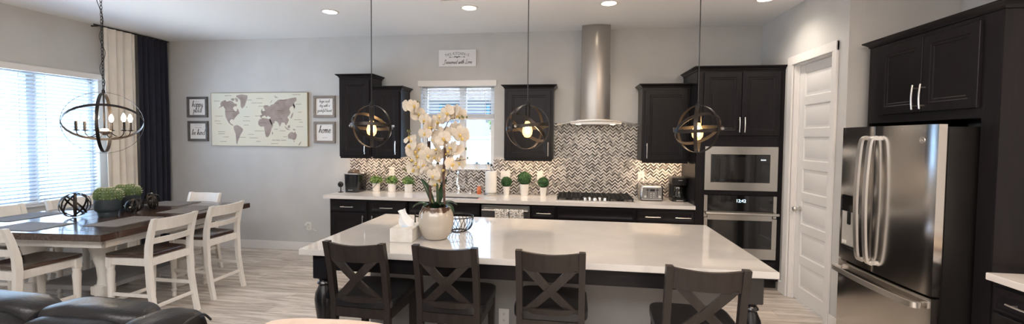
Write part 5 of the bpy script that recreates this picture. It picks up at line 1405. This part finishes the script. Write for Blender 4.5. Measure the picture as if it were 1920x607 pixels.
LANDS = [
 [(350,150),(385,135),(400,150),(430,140),(455,150),(470,165),(492,170),(488,190),(472,186),(456,205),(468,222),(478,232),(490,230),(496,205),(506,218),(517,248),(500,262),(482,284),(466,308),(455,300),(440,305),(432,320),(440,335),(462,350),(470,360),(445,350),(425,332),(410,310),(395,280),(390,250),(388,215),(370,188),(345,200),(328,212),(348,186),(343,168)],
 [(432,126),(452,118),(470,122),(466,138),(448,142)], [(474,112),(498,126),(500,146),(484,150),(474,134)],
 [(480,95),(530,84),(580,92),(583,112),(570,150),(560,185),(540,208),(525,190),(522,150),(510,122),(485,112)],
 [(470,360),(500,350),(530,365),(553,385),(550,405),(535,430),(525,455),(515,485),(508,510),(512,524),(498,510),(495,470),(490,430),(478,400),(470,380)],
 [(690,300),(720,285),(760,290),(788,300),(800,330),(813,350),(800,375),(795,400),(785,430),(770,452),(755,450),(745,420),(738,385),(735,360),(705,362),(685,345),(682,320)],
 [(700,285),(697,265),(715,255),(703,243),(718,228),(738,222),(730,205),(722,192),(732,176),(760,175),(775,186),(790,170),(812,165),(830,142),(860,126),(900,125),(950,113),(1000,104),(1005,130),(985,150),(992,190),(985,210),(974,180),(955,186),(945,206),(957,235),(945,260),(930,275),(945,300),(935,325),(922,350),(905,320),(895,325),(886,320),(876,345),(868,360),(858,335),(845,315),(826,310),(822,328),(796,345),(783,312),(775,295),(790,280),(762,268),(752,282),(738,264),(716,272),(712,286)],
 [(940,430),(955,410),(975,402),(990,412),(1000,399),(1017,430),(1010,460),(995,475),(975,465),(945,460)],
 [(908,348),(930,370),(962,386),(935,386),(918,370)], [(936,350),(955,343),(956,368),(938,372)], [(980,374),(1010,385),(986,390)], [(955,282),(968,248),(980,232),(976,265),(965,286)],
 [(702,226),(711,204),(718,235),(706,246)], [(1032,512),(1056,478),(1050,502),(1036,522)], [(780,160),(786,140),(800,130),(790,146)], [(808,88),(830,102),(850,108),(826,112)], [(806,420),(814,404),(812,424),(806,432)], [(990,480),(1000,480),(995,492)], [(566,192),(584,190),(580,198)], [(968,160),(990,170),(994,196),(985,190)]]
landm = M('map_land', (.30, .235, .21), .8, col2=(.40, .33, .30), vscale=9)
m = MB()
for poly in LANDS: m.face([(x, -.0346, z) for x, z in (mp_(*p) for p in poly)])
m.build('printed_land', landm, t, smooth=False)
rr = random.Random(2); mink = M('map_ink', (.14, .11, .09), .8, var=.1)
for x, y, w_ in ((410,99,60),(310,146,50),(430,235,90),(335,277,65),(325,318,50),(340,342,48),(365,412,60),(365,430,60),(405,457,50),(385,496,60),(600,132,40),(690,118,60),(690,270,70),(720,185,80),(695,400,80),(580,277,45),(580,313,60),(580,350,45),(545,457,65),(625,430,45),(650,460,75),(830,506,60),(870,222,50),(870,292,40),(880,131,80),(920,446,35),(1000,82,70),(1020,163,50),(1035,231,30),(1020,297,60),(1040,357,55),(720,328,60),(895,395,50),(520,123,40),(835,157,40)):
    x0, z0 = mp_(x-w_/2, y); x1, _ = mp_(x+w_/2, y); xx = x0; m = MB()
    while xx < x1:
        s = rr.uniform(.008, .022); m.box(xx, -.0352, z0-.0028, min(xx+s, x1), -.0346, z0+.0028); xx += s+.005
    m.build('printed_caption', mink, t)
m = MB(); x0, z0 = mp_(808, 414); m.box(x0-.012, -.0352, z0-.0015, x0+.012, -.0346, z0+.0015); m.box(x0-.0015, -.0352, z0-.018, x0+.0015, -.0346, z0+.018); m.build('printed_compass', mink, t)
for s, x, y, sz in (('SOUTHERN  OCEAN', 868, 477, .024), ('ATLANTIC OCEAN', 665, 157, .020), ('INDIAN', 838, 382, .018), ('OCEAN', 690, 490, .02), ('OCEAN', 1046, 317, .018)):
    x0, z0 = mp_(x, y); m = MB(); put_text(m, s, sz, (x0, -.0350, z0)); m.build('printed_word', mink, t)

def frame(x0, x1, z0, z1, col, label, lines):
    t = thing('picture_frame', label, 'picture frame', ((x0+x1)/2, 0, z0), 'framed sayings beside the map')
    b = .036; m = MB(); y = -.026
    m.box(x0, y, z0, x1, -.0005, z0+b, .003); m.box(x0, y, z1-b, x1, -.0005, z1, .003); m.box(x0, y, z0+b, x0+b, -.0005, z1-b, .003); m.box(x1-b, y, z0+b, x1, -.0005, z1-b, .003)
    m.build('frame', col, t)
    m = MB(); m.box(x0+b, -.010, z0+b, x1-b, -.0008, z1-b); m.build('print', paper, t)
    m = MB(); cx_ = (x0+x1)/2
    for s, dz, xh, kind in lines:
        zz = z0+(z1-z0)*dz
        if kind: script(m, s, cx_, zz, -.0106, xh, r=max(.0016, xh*.075))
        else: put_text(m, s, xh, (cx_, -.0106, zz))
    m.build('lettering', ink, t)
fg = wood('grey_frame_wood', (.085, .080, .080), (.15, .145, .14), .5, 'x'); ft = wood('taupe_frame_wood', (.20, .165, .14), (.29, .245, .21), .5, 'x')
frame(-5.695, -5.352, 1.925, 2.232, fg, 'grey framed print reading happy place, upper left of the map', [('this is our', .76, .016, 0), ('happy', .52, .042, 1), ('place', .25, .036, 1)])
frame(-5.688, -5.348, 1.572, 1.872, fg, 'grey framed print reading be kind, lower left of the map', [('in a world where you', .80, .014, 0), ('can be anything', .68, .016, 0), ('be kind', .32, .040, 1)])
frame(-3.652, -3.318, 1.927, 2.234, ft, 'taupe framed print about a grateful heart, upper right of the map', [('begin each', .70, .020, 1), ('day with a', .50, .020, 1), ('grateful heart', .27, .020, 1)])
frame(-3.648, -3.320, 1.562, 1.870, ft, 'taupe framed print reading home, lower right of the map', [('home', .48, .050, 1), ('sweet home', .26, .015, 0)])
t = thing('kitchen_sign', 'white sign reading this kitchen is seasoned with love, above the window', 'sign', (-1.54, 0, 2.62))
m = MB(); m.box(-1.802, -.020, 2.618, -1.282, -.0005, 2.842, .003); m.build('board', M('sign_white', (.78, .78, .80), .6, var=.02), t)
m = MB(); s = 'THIS KITCHEN IS'; Rr = .52; cz = 2.790-Rr; cx_ = -1.545
adv = {'I': .5, ' ': .55}; tot = sum(adv.get(c, 1) for c in s); a = -tot*.0275/2
for c in s:
    w_ = adv.get(c, 1)*.0275; a += w_/2
    if c != ' ':
        th = a/Rr*1.0; put_text(m, c, .052, (cx_+Rr*math.sin(th), -.0206, cz+Rr*math.cos(th)), (math.cos(th), 0, -math.sin(th)), (math.sin(th), 0, math.cos(th)), .72)
    a += w_/2
script(m, 'Seasoned with Love', -1.535, 2.655, -.0206, .0262, r=.0023)
m.tube([(-1.655, -.0206, 2.740), (-1.585, -.0206, 2.742)], .0016, 5); m.tube([(-1.505, -.0206, 2.742), (-1.435, -.0206, 2.742)], .0016, 5)
for sx in (-1, 1):
    m.ell((cx_+sx*.025, -.0206, 2.748), .018, .0008, .006, 10, 6); m.ell((cx_+sx*.098, -.0206, 2.744), .014, .0008, .005, 10, 6)
m.ell((cx_, -.0206, 2.740), .008, .0008, .011, 10, 6)
m.build('lettering', ink, t)

# ------------------------------------------------------------------ lights
def area(name, loc, rot, sx, sy, e, col):
    l = bpy.data.lights.new(name, 'AREA'); l.shape = 'RECTANGLE'; l.size = sx; l.size_y = sy; l.energy = e; l.color = col
    o = bpy.data.objects.new(name, l); COL.objects.link(o); o.location = loc; o.rotation_euler = rot; return o
for x0, x1, e in ((-3.05, -2.24, 1.7), (-.82, -.25, 1.6), (.85, 1.37, 2.0)):
    area('under_cabinet_light', ((x0+x1)/2, -.295, 1.389), (math.radians(48), 0, 0), x1-x0, .02, e*1.3, (1, .72, .47))
l = bpy.data.lights.new('chandelier_glow', 'POINT'); l.energy = 9; l.color = (1, .80, .60); l.shadow_soft_size = .12
o = bpy.data.objects.new('chandelier_glow', l); COL.objects.link(o); o.location = (HX, HY, HZ+.06)
area('hood_light', (.285, -.3, 1.828), (0, 0, 0), .4, .05, .8, (1, .85, .7))
area('window_daylight', (XL-.35, -1.85, 1.6), (0, -PI/2, 0), 1.5, 1.9, 85, (.70, .86, 1))
area('living_room_fill', (-1.2, -6.3, ZC-.05), (0, 0, 0), 4.5, 1.5, 155, (1, .965, .94))  # added ceiling fill behind the camera, not an actual fixture
area('kitchen_fill_light', (1.7, -4.4, ZC-.05), (0, 0, 0), 1.5, 1.5, 48, (1, .78, .60))
# sky
wd_ = bpy.data.worlds.new('sky'); SC.world = wd_; wd_.use_nodes = True
nt = wd_.node_tree; bg = nt.nodes['Background']
sky = nt.nodes.new('ShaderNodeTexSky'); sky.sky_type = 'HOSEK_WILKIE'; sky.sun_direction = Vector((.3, -.5, .8)).normalized(); sky.turbidity = 4; sky.ground_albedo = .5
mx = nt.nodes.new('ShaderNodeMix'); mx.data_type = 'RGBA'; mx.inputs[0].default_value = .75; mx.inputs[7].default_value = (.50, .78, 1.12, 1)
nt.links.new(sky.outputs[0], mx.inputs[6]); nt.links.new(mx.outputs[2], bg.inputs['Color']); bg.inputs['Strength'].default_value = 4.0
sl = bpy.data.lights.new('sun', 'SUN'); sl.energy = 26.; sl.angle = .01; sl.color = (1, .96, .9)
so = bpy.data.objects.new('sun', sl); COL.objects.link(so); so.rotation_euler = Vector((-.25, .35, -.9)).to_track_quat('-Z', 'Y').to_euler()

# ------------------------------------------------------------------ camera
cam = bpy.data.cameras.new('camera'); co = bpy.data.objects.new('camera', cam); COL.objects.link(co)
f_px, cy_px = 789.02, 288.3; yaw, pit, rol = .1404, -.0372, .0087
cam.sensor_fit = 'HORIZONTAL'; cam.sensor_width = 36; cam.lens = f_px/1920*36; cam.shift_y = (cy_px-303.5)/1920; cam.clip_start = .05
r = Vector((math.cos(yaw), math.sin(yaw), 0)); fw = Vector((-math.sin(yaw), math.cos(yaw), 0)); u = Vector((0, 0, 1))
F = fw*math.cos(pit)+u*math.sin(pit); U = u*math.cos(pit)-fw*math.sin(pit)
R2 = r*math.cos(rol)+U*math.sin(rol); U2 = U*math.cos(rol)-r*math.sin(rol)
mt = Matrix((R2, U2, -F)).transposed().to_4x4(); mt.translation = Vector((0, -5.579, 1.657)); co.matrix_world = mt
SC.camera = co
SC.view_settings.view_transform = 'Standard'; SC.view_settings.look = 'None'; SC.view_settings.exposure = .38; SC.view_settings.gamma = 1.
